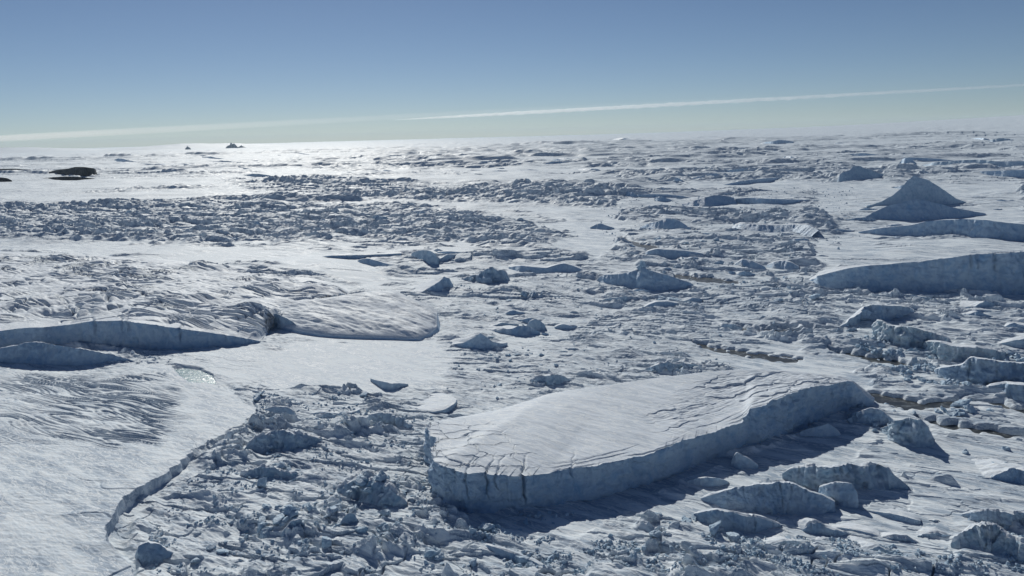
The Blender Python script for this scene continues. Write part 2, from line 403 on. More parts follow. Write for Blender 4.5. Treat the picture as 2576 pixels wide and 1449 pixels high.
    Z += 3.2 * bare * np.clip(1.0 - 0.8 * smooth - tongue, 0, 1) * sstep(0.22, 0.25, sx) * lim(12) * sstep(500, 900, d)
    for lx, ly, hg, sd, r0, lm in ((420, 60, 6.5, 241, 1400, 24), (1300, 190, 13, 243, 3800, 70), (3600, 700, 26, 245, 9000, 250)):
        sx = fbm(*wind(X, Y, lx, ly, R(-5)), 4, sd)
        Z += hg * farb * np.clip(1.0 - 0.9 * smooth - tongue - serac, 0, 1) * sstep(0.18, 0.215, sx) * (0.6 + 0.4 * sstep(.2, .5, sx)) * lim(lm) * sstep(r0 * .7, r0 * 1.3, d) * (1 - sstep(r0 * 5, r0 * 9, d))
    # the ice sheet climbs gently towards the right skyline
    az = np.arctan2(X, np.maximum(Y, 1e-3))
    Z += 330 * sstep(8000, 30000, d) * np.clip((az - 0.1) / 0.46, 0, 1.3) ** 1.4 * (Y > 0)
    # --- open leads and the pool
    Z = Z * (1 - np.maximum(lead, pool)) * (1 - 0.7 * nearlead) - 5.0 * lead - 0.4 * pool
    Z = np.where(lead + pool < 0.02, np.maximum(Z, -0.9), Z)
    return Z

lod_rows = np.gradient(RR)
XX = RR[:, None] * np.sin(TH)[None, :]; YY = RR[:, None] * np.cos(TH)[None, :]
LOD = np.repeat(lod_rows[:, None], len(TH), 1)
ZZ = np.zeros(XX.shape)
STEP = 150
for i in range(0, len(RR), STEP):
    ZZ[i:i + STEP] = terrain_height(XX[i:i + STEP], YY[i:i + STEP], LOD[i:i + STEP])
tco = np.stack([XX, YY, ZZ], -1)
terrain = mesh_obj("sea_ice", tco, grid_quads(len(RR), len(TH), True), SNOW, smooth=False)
terrain["kind"] = "structure"
print("terrain verts", tco.shape)
def ground(x, y):
    r = math.hypot(x, y); t = math.atan2(x, y)
    i = min(max(np.searchsorted(RR, r) - 1, 0), len(RR) - 2)
    if t < TH[0] or t > R(37.5): return 0.0
    jf = (t - TH[0]) / (TH[1] - TH[0]); j = int(jf); fj = jf - j
    fi = (r - RR[i]) / (RR[i + 1] - RR[i])
    j = min(j, 1499)
    return float((ZZ[i, j] * (1 - fj) + ZZ[i, j + 1] * fj) * (1 - fi) + (ZZ[i + 1, j] * (1 - fj) + ZZ[i + 1, j + 1] * fj) * fi)

# ------------------------------------------------------------------ sea water under the ice
m, t, b = new_mat("lead_water")
geo = N(t, "ShaderNodeNewGeometry")
n1 = noise_node(t, geo.outputs["Position"], 0.16, 6, 0.6, 1.2)
c = ramp(t, n1.outputs[0], [(0.42, (0.025, 0.033, 0.040)), (0.56, (0.065, 0.072, 0.074)), (0.66, (0.22, 0.25, 0.27))])
t.links.new(c.outputs[0], b.inputs["Base Color"]); b.inputs["Roughness"].default_value = 0.38
WATER = m
k = 96
ang = np.linspace(0, 2 * np.pi, k, endpoint=False)
rad = np.array([2.0, 300, 1500, 8000, 40000, 60000])
co = np.stack([rad[:, None] * np.sin(ang), rad[:, None] * np.cos(ang), np.full((6, k), -1.15)], -1)
o = mesh_obj("sea_water", co, grid_quads(6, k, True), WATER, smooth=False); o["kind"] = "structure"

m, t, b = new_mat("pool_water")
geo = N(t, "ShaderNodeNewGeometry")
n1 = noise_node(t, geo.outputs["Position"], 0.35, 6, 0.65, 0.6)
c = ramp(t, n1.outputs[0], [(0.48, (0.04, 0.17, 0.22)), (0.56, (0.10, 0.29, 0.34)), (0.60, (0.80, 0.84, 0.86))])
t.links.new(c.outputs[0], b.inputs["Base Color"]); b.inputs["Roughness"].default_value = 0.22
bp = N(t, "ShaderNodeBump"); bp.inputs["Strength"].default_value = 0.5; bp.inputs["Distance"].default_value = 0.3
n2 = noise_node(t, geo.outputs["Position"], 1.2, 5, 0.6); t.links.new(n2.outputs[0], bp.inputs["Height"]); t.links.new(bp.outputs[0], b.inputs["Normal"])
pc = at(488, 948, 0)
pts = [at(pc_[0] + (pc_[0] - 488) * 0.6, pc_[1] + (pc_[1] - 948) * 0.7, 0.0) for pc_ in POOL]
pz = 0.12
co = [(pc[0], pc[1], pz)] + [(p[0], p[1], pz) for p in pts]
o = mesh_obj("melt_pool", co, [], m, tris=[(0, i + 1, (i + 1) % len(pts) + 1) for i in range(len(pts))], smooth=False)
o["kind"] = "structure"

# ------------------------------------------------------------------ bergs, cliffs and mounds
def resample(P, n, smooth):
    P = np.asarray(P, float)
    s = np.concatenate([[0], np.cumsum(np.hypot(*np.diff(P[:, :2], axis=0).T))])
    q = np.linspace(0, s[-1], n)
    out = np.stack([np.interp(q, s, P[:, i]) for i in range(P.shape[1])], 1)
    for _ in range(smooth):
        pad = np.pad(out, ((1, 1), (0, 0)), 'edge')
        sm = (pad[:-2] + 2 * pad[1:-1] + pad[2:]) / 4
        sm[0], sm[-1] = out[0], out[-1]; out = sm
    return out, q, s[-1]
def lift(x, y, base, lean):
    """height of the rim seen at photo point (x, y) above/behind the foot `base`"""
    d = ray(x, y); z = 8.0
    for _ in range(4):
        rd = math.hypot(base[0], base[1]) + lean * max(z, 0)
        z = HC + d[2] * rd / math.hypot(d[0], d[1])
    k = rd / math.hypot(d[0], d[1])
    return np.array([d[0] * k, d[1] * k, max(z, 0.15)])
def loft(name, label, cat, rim, depth=40, lean=0.18, back=None, seed=1, wall=0.8, flute=0.5, top=0.5,
         topw=(14, 5), bulge=1.4, jag=0.5, cracks=(), terr=0.0, crev=None, net=None, group=None, res=None,
         cap_mat=None, ice_mat=None, yaw=0.0, zb=-1.0, strata=0.4, round_=0.0, rough=None, sharp=False):
    st = []
    for s in rim:
        if len(s) == 4:                       # x, y, height known, foot offset found from the next pass
            p = at(s[0], s[1], s[3]); st.append((p, None, s[2]))
        else:
            b = at(s[0], s[2], 0.0); p = lift(s[0], s[1], b, lean); st.append((p, b, None))
    rims = np.array([a for a, _, _ in st])
    tan = np.gradient(rims[:, :2], axis=0); tan /= np.linalg.norm(tan, axis=1)[:, None] + 1e-9
    nrm = np.stack([tan[:, 1], -tan[:, 0]], 1)
    foot = rims[:, :2] + nrm * (lean * np.clip(rims[:, 2], 0, None))[:, None]
    dist = np.hypot(rims[:, 0], rims[:, 1]).mean()
    res = res or max(0.35, dist * 0.0011)
    L0 = np.hypot(*np.diff(rims[:, :2], axis=0).T).sum()
    nu = int(min(1100, max(24, L0 / res)))
    zmax = rims[:, 2].max()
    if back is not None:
        bk = np.array([at(x, y, z) for x, y, z in back])
    else:
        dep = depth * np.clip(rims[:, 2] / zmax, 0.04, 1) ** 0.6
        dv = rims[:, :2] / np.linalg.norm(rims[:, :2], axis=1)[:, None]
        c, s_ = math.cos(yaw), math.sin(yaw)
        dv = np.stack([dv[:, 0] * c + dv[:, 1] * s_, -dv[:, 0] * s_ + dv[:, 1] * c], 1)
        bk = np.column_stack([rims[:, :2] + dv * dep[:, None], np.full(len(rims), zb)])
    ns = max(1, int(nu / len(rims) / 5))
    Rm, q, L = resample(np.column_stack([rims, foot]), nu, 2 if sharp else (ns * ns if ns * ns < 60 else 60))
    Bk, _, _ = resample(bk, nu, 20)
    tn = np.gradient(Rm[:, :2], axis=0); tn /= np.linalg.norm(tn, axis=1)[:, None] + 1e-9
    nm = np.stack([tn[:, 1], -tn[:, 0]], 1)
    H = np.clip(Rm[:, 2], 0.05, None)
    sc_ = np.clip(zmax / 15, 0.25, 2.0)
    # broken edge: blocky steps along the rim
    jx = perlin(q / (9 * sc_), q * 0 + seed, seed) + 0.6 * perlin(q / (3.3 * sc_), q * 0 + seed, seed + 1)
    stepn = _JH[(np.floor(q / (5 * sc_) + 0.7 * jx).astype(int)) & 255, seed & 255]
    inset = jag * sc_ * (1.2 * jx + 1.8 * (stepn - 0.5))
    dzr = jag * sc_ * 0.5 * (stepn - 0.6 + 0.5 * jx) * np.clip(H / zmax, 0, 1)
    # ---- wall
    nw = int(min(90, max(8, zmax / res * 0.9)))
    t = np.linspace(0, 1, nw)[:, None]                      # 0 foot, 1 rim
    zr = H + dzr
    zw = -2.0 + (zr + 2.0)[None, :] * t
    off = (1 - t) * (np.hypot(*(Rm[:, 3:5] - Rm[:, :2]).T))[None, :] * (1 - round_ * t)
    S = np.repeat(q[None, :], nw, 0)
    th = np.clip(H / zmax, 0.1, 1)[None, :]
    disp = wall * sc_ * (fbm(S / (11 * sc_), zw / (8 * sc_), 4, seed + 5) ) * th
    f = ridged(S / (5.5 * sc_) + 0.25 * perlin(S / 9, zw / 6, seed), zw / (34 * sc_), 2, seed + 6)
    disp += flute * sc_ * (0.6 - np.clip(f, 0, 1.4)) * th
    c1, c2, cx, cy, ch, ct, cs = voronoi(S / (6.5 * sc_), zw / (7.5 * sc_), seed + 2)
    disp += wall * sc_ * 1.1 * (ch - 0.5) * sstep(0, 0.12, c2 - c1) * th
    disp += strata * sc_ * 0.5 * perlin(S / 60, zw / (1.6 * sc_), seed + 8) * th
    disp += wall * sc_ * 0.55 * fbm(S / (2.6 * sc_), zw / (2.2 * sc_), 3, seed + 9) * th
    g1, g2, gx, gy, gh, gt, gs = voronoi(S / (2.6 * sc_) + 0.3 * zw / sc_ * 0.3, zw / (3.1 * sc_), seed + 4)
    disp += wall * sc_ * (0.55 * (gh - 0.5) + 0.5 * (gt - .5) * gx + 0.5 * (gs - .5) * gy) * th
    e1, e2, *_e = voronoi(S / (15 * sc_) + 0.25 * perlin(S / 6, zw / 5, seed), zw / (10 * sc_) + 0.5 * S / (15 * sc_), seed + 14)
    disp -= 0.55 * sc_ * np.exp(-((e2 - e1) / 0.028) ** 2) * sstep(-0.1, 0.3, perlin(S / 22, zw / 12, seed + 15)) * th
    # debris apron at the foot
    disp += 1.4 * sc_ * sstep(0.30, 0.0, (zw + 2) / (H[None, :] + 2)) * (0.5 + fbm(S / 6, zw / 4, 3, seed + 12)) * th
    for (x_, wd, dp, fr) in cracks:                          # photo x of a cleft in the wall
        i0 = int(np.argmin(np.abs(proj(Rm[:, 0], Rm[:, 1], Rm[:, 2])[0] - x_)))
        ds = (S - q[i0] - 1.0 * perlin(zw / 4, zw * 0 + x_, seed) - 0.10 * (zr[None, :] - zw)) / (wd * (0.15 + sstep(1 - fr, 1, t)))
        disp -= dp * np.exp(-ds ** 2) * sstep(1 - fr, 1 - fr * 0.6, t)
    edge = (disp + off)
    wx = Rm[None, :, 0] + nm[None, :, 0] * (edge + inset[None, :] * t)
    wy = Rm[None, :, 1] + nm[None, :, 1] * (edge + inset[None, :] * t)
    wall_co = np.stack([wx, wy, zw], -1)
    # ---- top
    dmean = np.hypot(*(Bk[:, :2] - Rm[:, :2]).T).max()
    # rows get wider away from the rim
    ntp = int(min(420, max(14, dmean / (res * (2.2 if dmean > 120 else 1.2)))))
    tt = (np.linspace(0, 1, ntp) ** 1.25)[:, None]
    r0 = wall_co[-1]
    kx = np.exp(-np.hypot(*(Bk[:, :2] - Rm[:, :2]).T)[None, :] * tt / (5 * sc_))
    tx = (Rm[None, :, 0] + (r0[:, 0] - Rm[:, 0])[None] * kx) * (1 - tt) + Bk[None, :, 0] * tt
    ty = (Rm[None, :, 1] + (r0[:, 1] - Rm[:, 1])[None] * kx) * (1 - tt) + Bk[None, :, 1] * tt
    zz = Bk[None, :, 2] + (H - Bk[:, 2])[None, :] * (1 - tt ** bulge)
    u_ = np.linspace(0, 1, nu)[None, :]
    rowd = np.hypot(*(Bk[:, :2] - Rm[:, :2]).T)[None, :] * tt   # metres behind the rim
    zz = zz + dzr[None, :] * np.exp(-rowd / (2.5 * sc_))
    win = sstep(0, 0.10, tt) * sstep(1.0, 0.85, tt) * sstep(0, 0.03, u_) * sstep(1, 0.97, u_)
    a, b = wind(tx, ty, topw[0] * 2.2, topw[1] * 2.2)
    zz = zz + win * top * 1.5 * fbm(a, b, 3, seed + 20)
    a, b = wind(tx, ty, topw[0] * .7, topw[1] * .6)
    zz = zz + win * top * 0.45 * ridged(a, b, 2, seed + 21)
    if terr:                                                 # snow slabs slipping along the rim
        wob = rowd + 2.2 * perlin(q[None, :] / 26, rowd / 30, seed + 22) + 0.9 * perlin(q[None, :] / 8, rowd / 9, seed + 23)
        live = sstep(-0.25, 0.35, perlin(q[None, :] / 40, rowd / 12, seed + 24) + 0.25)
        for d0, dz in ((2.6, 0.8), (6.5, 0.7), (12.0, 0.45)):
            live = sstep(-0.1, 0.5, perlin(q[None, :] / 33 + d0 * 3.1, rowd * 0 + d0, seed + 24) + 0.15)
            ln = np.exp(-((wob + 1.5 * perlin(q[None, :] / 50, rowd * 0 + d0 * 5, seed + 26) - d0) / 0.36) ** 2)
            zz = zz - terr * dz * live * ln - terr * dz * 0.45 * live * sstep(d0 + 0.3, d0 - 0.3, wob) * sstep(0, 1.0, rowd)
    if rough is not None:                                    # wind-cut steps and slumped slabs
        un, vn = proj(tx, ty, zz)
        mm = polymask(un, vn, rough, 45) * win
        f1, f2, cx, cy, h, t_, s__ = voronoi(*wind(tx + 2 * fbm(tx / 8, ty / 8, 2, 5), ty + 2 * fbm(tx / 8, ty / 8, 2, 6), 30, 9, R(24)), seed + 50)
        zz = zz + mm * (0.8 * h * sstep(0, 0.08, f2 - f1) * (1 - 1.2 * cy) + 0.4 * ridged(*wind(tx, ty, 14, 4, R(24)), 2, seed + 52) - 1.3)
    if crev:
        lx, ly, hg, ang_ = crev
        wv_ = np.clip(0.6 + 0.9 * fbm(tx / 80, ty / 80, 3, seed + 31), 0.12, 1)
        nn = fbm(*wind(tx + 7 * perlin(tx / 60, ty / 60, 7), ty + 2 * perlin(tx / 13, ty / 13, 8), 170, 42, ang_), 3, seed + 32, 0.4)
        lns = 0; stp = 0
        for i_, t_ in enumerate((-0.75, -0.6, -0.47, -0.35, -0.24, -0.13, -0.03, 0.07, 0.17, 0.28, 0.4, 0.53, 0.68)):
            brk = sstep(-0.25, 0.1, perlin(tx / 55 + i_ * 7.7, ty / 55, seed + 60))
            lns = lns + np.exp(-((nn - t_) / 0.020) ** 2) * brk; stp = stp + sstep(t_, t_ + 0.03, nn) * brk
        g1, g2, gx, gy, hh, t1, s1 = voronoi(*wind(tx + 3 * perlin(tx / 9, ty / 9, seed), ty, 46, 60, ang_), seed + 30)
        zz = zz + win * wv_ * (-hg * 0.9 * lns + hg * 0.15 * stp - hg * 0.5 * np.exp(-((g2 - g1) / 0.035) ** 2))
    if net is not None:                                      # snow-bridged crack network
        un, vn = proj(tx, ty, zz)
        mm = polymask(un, vn, net, 40)
        g1, g2, *_r2 = voronoi(*wind(tx + 2 * perlin(tx / 6, ty / 6, 3), ty + 2 * perlin(tx / 6, ty / 6, 4), 15, 10, R(10)), seed + 40)
        gg = g2 - g1
        zz = zz - 0.8 * mm * np.exp(-(gg / 0.022) ** 2) + 0.22 * mm * np.exp(-((gg - 0.07) / 0.03) ** 2)
    for (x_, wd, dp, fr) in cracks:
        i0 = int(np.argmin(np.abs(proj(Rm[:, 0], Rm[:, 1], Rm[:, 2])[0] - x_)))
        dsx = q[None, :] - q[i0] + 0.25 * rowd + 1.2 * perlin(rowd / 6, rowd * 0 + x_, seed)
        zz = zz - dp * 0.5 * np.exp(-(dsx / wd) ** 2) * sstep(26, 4, rowd)
    zz[0] = zr
    top_co = np.stack([tx, ty, zz], -1)
    # ---- back face down to the sea ice
    bz = top_co[-1][None].copy(); bz = np.repeat(bz, 3, 0)
    bz[1, :, 2] = bz[0, :, 2] * 0.4 - 0.6; bz[2, :, 2] = -2.5
    bz[:, :, :2] += (np.array([0, 1.5, 3.0])[:, None, None]) * (Bk[:, :2] / np.linalg.norm(Bk[:, :2], axis=1)[:, None])[None]
    top_all = np.concatenate([top_co, bz[1:]])
    e = bpy.data.objects.new(name, None); COL.objects.link(e)
    c = wall_co[0].mean(0); e.location = (c[0], c[1], 0)
    tag(e, label, cat, group)
    off0 = np.array([c[0], c[1], 0])
    capn = "snow_cap"; walln = "ice_cliff"
    a = mesh_obj(capn, top_all - off0, grid_quads(top_all.shape[0], nu), cap_mat or CAP, e)
    # the wall carries both end caps
    wco = (wall_co - off0).reshape(-1, 3); q4 = grid_quads(nw, nu)
    tr = []
    pts = list(wco)
    for col, rev in ((0, False), (nu - 1, True)):
        prof = top_all[:, col] - off0
        base_i = len(pts)
        pts.extend(prof)
        poly = [base_i + i for i in range(len(prof))]
        cidx = len(pts); pts.append(np.array([wco[col][0], wco[col][1], -2.5]))
        side = [i * nu + col for i in range(nw)] + poly
        for i in range(len(side) - 1):
            tr.append((cidx, side[i], side[i + 1]) if rev else (cidx, side[i + 1], side[i]))
    b = mesh_obj(walln, np.array(pts), q4[:, ::-1], ice_mat or ICE, e, tris=tr)
    return e

HERO_RIM = [(1150, 1058, 10, 10), (1090, 1062, 16, 15), (1070, 1066, 17, 17), (1080, 1090, 17, 17), (1093, 1106, 17, 17), (1084, 1130, 17, 17), (1088, 1154, 17, 17.2),
            (1106, 1168, 1278), (1159, 1186, 1288), (1237, 1193, 1290), (1307, 1198, 1286), (1378, 1193, 1272), (1449, 1180, 1259), (1519, 1166, 1245),
            (1625, 1143, 1217), (1682, 1124, 1200), (1756, 1099, 1170), (1787, 1089, 1157), (1871, 1055, 1130), (1892, 1028, 1122), (1971, 1000, 1097),
            (2034, 974, 1072), (2083, 968, 1052), (2138, 956, 1036), (2168, 984, 1026), (2196, 1008, 1018)]
HERO_BACK = [(1160, 1052, 7), (1177, 1056, 7), (1185, 1054, 8), (1190, 1052, 9), (1200, 1048, 9), (1215, 1042, 10), (1240, 1034, 11),
             (1255, 1030, 12), (1290, 1020, 13), (1340, 1004, 14), (1378, 991, 15), (1430, 982, 16), (1480, 975, 16.5), (1537, 968, 17),
             (1630, 953, 17), (1690, 946, 17.5), (1756, 938, 18), (1800, 934, 18), (1850, 930, 18), (1900, 928, 18), (1950, 930, 17), (2000, 934, 16),
             (2060, 940, 15), (2110, 945, 13), (2150, 960, 9), (2200, 1000, 3)]
loft("tabular_iceberg", "large flat-topped tabular iceberg with smooth snow top and long blue shadowed cliff, front centre", "iceberg",
     HERO_RIM, back=HERO_BACK, lean=0.06, seed=3, strata=1.2, wall=0.95, flute=0.45, top=0.22, topw=(26, 7), bulge=1.15, jag=0.55, terr=0.6, res=0.27,
     cracks=[(1150, 0.35, 1.2, .6), (1172, 0.4, 1.3, .8), (1222, 0.4, 1.8, .7), (1246, 0.4, 1.5, .45), (1312, 0.55, 3.0, .85), (1440, 0.5, 1.3, .35), (1118, .5, 1.5, .5)],
     rough=[(1840, 915), (2230, 920), (2230, 1000), (2000, 985), (1860, 1010), (1700, 1075), (1640, 1050), (1760, 985)],
     net=[(1060, 1070), (1240, 1080), (1330, 1150), (1340, 1210), (1090, 1200)])

B = []
def b_(*a, **k): B.append((a, k))
b_("ice_cliff", "tall shadowed ice cliff running off the right edge under a bright snow slope", "iceberg",
   [(2035, 706, 712), (2063, 693, 726), (2096, 684, 731), (2138, 674, 733), (2173, 669, 734), (2220, 666, 735), (2288, 660, 737), (2326, 657, 739), (2366, 651, 741), (2432, 642, 744), (2510, 637, 748), (2576, 634, 751), (2680, 628, 758)],
   depth=230, lean=0.22, wall=1.0, flute=0.7, top=0.8, seed=11, bulge=0.9, jag=0.9, cracks=[(2440, 1, 2.5, .4), (2460, 1, 2.5, .4), (2500, 1.4, 3, .5)])
b_("ice_shelf", "long low shadowed ice shelf edge between the pointed peak and the tall right cliff", "iceberg",
   [(2160, 583, 585), (2220, 573, 590), (2293, 566, 593), (2330, 557, 595), (2372, 553, 597), (2430, 551, 602), (2478, 553, 607), (2530, 560, 609), (2576, 564, 611), (2680, 570, 618)],
   depth=150, lean=0.35, wall=1.0, flute=0.5, top=0.8, seed=12, bulge=1.0)
b_("ice_peak", "pointed snow-draped ice peak with dark blue face, tallest on the right horizon side", "ice peak",
   [(2180, 519, 524), (2215, 508, 524), (2245, 492, 523), (2268, 472, 522), (2284, 453, 521), (2298, 442, 520), (2314, 447, 519), (2334, 452, 518), (2360, 468, 517), (2382, 483, 516), (2404, 499, 514), (2432, 509, 512)],
   depth=70, lean=0.32, sharp=True, wall=0.5, flute=0.15, top=0.5, seed=13, bulge=0.8, jag=0.3, ice_mat=1)
b_("ice_peak", "lower rounded shoulder with a shadowed front, directly under the pointed ice peak", "ice peak",
   [(2110, 562, 566), (2150, 555, 564), (2175, 546, 561), (2205, 530, 558), (2232, 518, 557), (2275, 507, 556), (2305, 500, 555), (2320, 502, 554), (2360, 512, 551), (2402, 523, 547), (2440, 530, 543), (2480, 537, 540)],
   depth=75, lean=0.8, wall=0.6, flute=0.4, top=0.6, seed=14, bulge=1.0, jag=0.4)
b_("ice_dome", "dark rounded ice dome with steep left end, left of and beyond the pointed peak", "iceberg",
   [(2106, 456, 459), (2112, 438, 460), (2120, 433, 460), (2137, 428, 459), (2149, 418, 458), (2162, 417, 457), (2175, 423, 456), (2200, 431, 454), (2225, 439, 452), (2272, 447, 450)],
   depth=90, lean=0.7, wall=0.6, flute=0.4, top=0.8, seed=15, ice_mat=1)
b_("ice_dome", "small sharp dark ice hump far off below the contrail, near the right horizon", "iceberg",
   [(1990, 376, 377), (2002, 369, 378), (2012, 366, 378), (2025, 369, 378), (2046, 374, 376)], depth=90, lean=0.8, seed=16, top=0.8, ice_mat=1)
b_("ice_dome", "broad shadowed dark ridge at the right frame edge under the far white hummocks", "iceberg",
   [(2322, 416, 418), (2350, 408, 420), (2400, 404, 421), (2460, 401, 422), (2510, 406, 423), (2576, 405, 424), (2660, 407, 425)], depth=110, lean=0.6, seed=17, ice_mat=1)
b_("ice_block", "upright grey ice tooth on the far ice left of the broad dark ridge", "ice block",
   [(2262, 410, 412), (2270, 400, 412), (2278, 397, 413), (2292, 399, 413), (2305, 409, 412)], depth=26, lean=0.4, seed=18)
b_("ice_cliff", "far dark cliff band at the right frame edge behind the pointed peak", "iceberg",
   [(2430, 440, 442), (2450, 432, 444), (2490, 430, 446), (2540, 428, 448), (2600, 427, 449), (2660, 428, 450)], depth=70, lean=0.3, seed=19)
b_("ice_slab", "white snow hump with low dark front, far right middle distance", "iceberg",
   [(2040, 396, 398), (2080, 392, 399), (2120, 388, 399), (2170, 385, 400), (2220, 390, 399), (2280, 395, 399)], depth=90, lean=0.3, seed=20)
b_("ice_slab", "long low ice slab with dark front near the right horizon", "iceberg",
   [(2190, 402, 404), (2240, 397, 406), (2300, 396, 407), (2360, 399, 407), (2400, 404, 406)], depth=90, lean=0.3, seed=21)
b_("ice_cliff", "blocky blue ice cliff band left of the dark rounded dome", "iceberg",
   [(1790, 438, 440), (1830, 428, 441), (1870, 424, 440), (1902, 420, 438), (1920, 416, 437), (1948, 415, 435), (1975, 415, 434), (1990, 419, 433), (1998, 430, 433)],
   depth=70, lean=0.2, seed=22, wall=1.2, flute=0.9)
b_("ice_ridge", "slanting dark ice ridge beside the small pointed fin, far middle right", "iceberg",
   [(1718, 455, 457), (1740, 448, 456), (1760, 444, 454), (1785, 437, 450), (1800, 436, 447), (1822, 439, 443)], depth=50, lean=0.5, seed=23)
b_("ice_block", "small pointed dark ice fin at the left end of the slanting ridge", "ice block",
   [(1688, 457, 459), (1697, 450, 460), (1705, 447, 460), (1716, 453, 459), (1724, 458, 459)], depth=22, lean=0.4, seed=24)
b_("ice_cliff", "long shadowed ice bank with crisp top edge, mid distance right of the double-humped mound", "iceberg",
   [(1850, 500, 512), (1880, 497, 513), (1917, 499, 516), (1970, 501, 513), (2010, 502, 511), (2040, 503, 507), (2062, 504, 505)], depth=90, lean=0.3, seed=25)
b_("ice_dome", "double-humped snow mound with soft shaded hollow left of the long shadowed bank", "iceberg",
   [(1716, 514, 516), (1745, 505, 518), (1775, 496, 519), (1796, 491, 519), (1825, 492, 517), (1845, 497, 515)], depth=80, lean=1.3, seed=26)
b_("ice_slab", "low straight-edged dark ice bank above the smooth snow, centre right distance", "iceberg",
   [(1814, 466, 467), (1850, 458, 468), (1890, 452, 464), (1940, 447, 458), (1975, 446, 452)], depth=60, lean=0.3, seed=27)
b_("ice_slab", "snow slab with dark front strip beyond the rounded blue mound", "iceberg",
   [(1600, 535, 537), (1640, 532, 540), (1668, 527, 542), (1690, 526, 543), (1722, 527, 541), (1735, 532, 537)], depth=70, lean=0.4, seed=28)
b_("ice_slab", "flat drifted ice slab whose dark rubble edge faces us above the centre-right hummocks", "iceberg",
   [(1592, 493, 494), (1605, 489, 499), (1640, 488, 500), (1680, 489, 500), (1718, 493, 500), (1740, 498, 500)], depth=80, lean=0.3, seed=29, wall=1.4)
b_("ice_mound", "rounded blue shadowed mound with snowy crest, centre-right middle distance", "ice mound",
   [(1610, 571, 574), (1632, 562, 578), (1652, 558, 581), (1676, 549, 583), (1692, 549, 584), (1710, 556, 584), (1728, 568, 583), (1740, 578, 580)],
   depth=50, lean=0.8, seed=30, wall=0.6)
b_("ice_mound", "small smooth shadowed mound left of the rounded blue mound", "ice mound",
   [(1485, 572, 574), (1500, 564, 575), (1512, 562, 576), (1528, 568, 577), (1545, 573, 575)], depth=32, lean=0.9, seed=31)
b_("ice_ridge", "wind-carved snow ridge with a narrow dark undercut, right of the rounded blue mound", "iceberg",
   [(1835, 577, 580), (1850, 566, 584), (1870, 562, 587), (1900, 565, 589), (1950, 567, 590), (2000, 565, 592), (2035, 566, 597), (2060, 580, 600)], depth=80, lean=1.6, seed=32, top=1.4, wall=1.2)
b_("ice_berg", "jagged blue-faced iceberg with a cube of ice on its crest, centre right", "iceberg",
   [(1500, 708, 710), (1508, 696, 712), (1520, 691, 716), (1562, 689, 722), (1590, 682, 727), (1606, 677, 729), (1614, 670, 731), (1630, 678, 731), (1655, 686, 729), (1680, 692, 726), (1720, 706, 723), (1745, 716, 720)],
   depth=34, lean=0.55, seed=33, wall=1.0, jag=0.8)
b_("ice_berg", "tilted dark ice ridge with drifted snow behind it, just beyond the jagged blue-faced iceberg", "iceberg",
   [(1620, 643, 645), (1628, 632, 650), (1650, 626, 652), (1680, 628, 653), (1720, 630, 654), (1760, 636, 652), (1790, 643, 648)], depth=60, lean=0.6, seed=34)
b_("ice_mound", "pair of pointed dark mounds right of the muddy lead in the middle distance", "ice mound",
   [(1840, 671, 673), (1855, 660, 676), (1868, 652, 678), (1890, 655, 680), (1905, 662, 681), (1925, 672, 677)], depth=40, lean=0.9, seed=35)
b_("ice_mound", "rounded shadowed mound close to the right side of the pair of pointed dark mounds", "ice mound",
   [(1930, 666, 669), (1950, 658, 674), (1970, 655, 676), (1990, 660, 679), (2010, 670, 677)], depth=40, lean=0.9, seed=36)
b_("ice_mound", "crescent-shaped dark hollow mound left of the sinuous lead, centre right", "ice mound",
   [(1612, 776, 778), (1632, 766, 779), (1651, 759, 781), (1680, 758, 780), (1705, 763, 777), (1732, 773, 776)], depth=34, lean=1.0, seed=37)
b_("ice_mound", "compact dark blue ice lump sitting alone on the snow at the picture's middle", "ice mound",
   [(1322, 822, 824), (1332, 808, 826), (1345, 802, 828), (1358, 806, 829), (1372, 818, 827)], depth=18, lean=0.5, seed=38, ice_mat=1)
b_("ice_mound", "broad snowy dome ending in a dark ragged front, above the lone dark blue lump", "ice mound",
   [(1280, 672, 674), (1310, 668, 682), (1345, 672, 686), (1375, 674, 688), (1400, 666, 689), (1418, 662, 689), (1440, 668, 688), (1470, 680, 686)], depth=60, lean=0.8, seed=39)
b_("ice_cliff", "low fractured ice step with thin dark face beyond the snowy valley, left of centre", "iceberg",
   [(800, 648, 650), (828, 643, 655), (870, 642, 656), (919, 641, 655), (973, 639, 650), (1010, 637, 646)], depth=60, lean=0.15, jag=1.4, wall=1.6, seed=40)
b_("ice_mound", "low drifted mound with ragged blue front in the hollow of the fractured ice step", "ice mound",
   [(895, 658, 660), (908, 652, 666), (925, 650, 669), (945, 655, 673), (975, 664, 676), (1015, 672, 677)], depth=34, lean=0.5, seed=41)
b_("ice_mound", "deep navy shaded ice wall at the right end of the fractured ice step", "ice mound",
   [(1034, 640, 644), (1045, 632, 654), (1062, 629, 662), (1082, 630, 669), (1096, 640, 668), (1104, 652, 662), (1112, 648, 662), (1125, 640, 660), (1150, 640, 652), (1175, 642, 648)], depth=40, lean=0.2, seed=42, ice_mat=1)
b_("ice_cliff", "thin dark ice edge trailing right from the deep navy shaded wall", "iceberg",
   [(1100, 634, 636), (1125, 632, 643), (1161, 634, 644), (1190, 636, 643), (1222, 639, 641)], depth=50, lean=0.15, seed=43)
b_("tilted_floe", "tilted snowy slab with a jagged blue right end, behind the big smooth dome", "ice floe",
   [(1040, 742, 744), (1064, 733, 745), (1085, 721, 744), (1105, 708, 741), (1118, 694, 738), (1128, 700, 734), (1140, 716, 731)], depth=55, lean=0.25, seed=44, bulge=1.2, jag=0.9, yaw=-0.7, top=0.3)
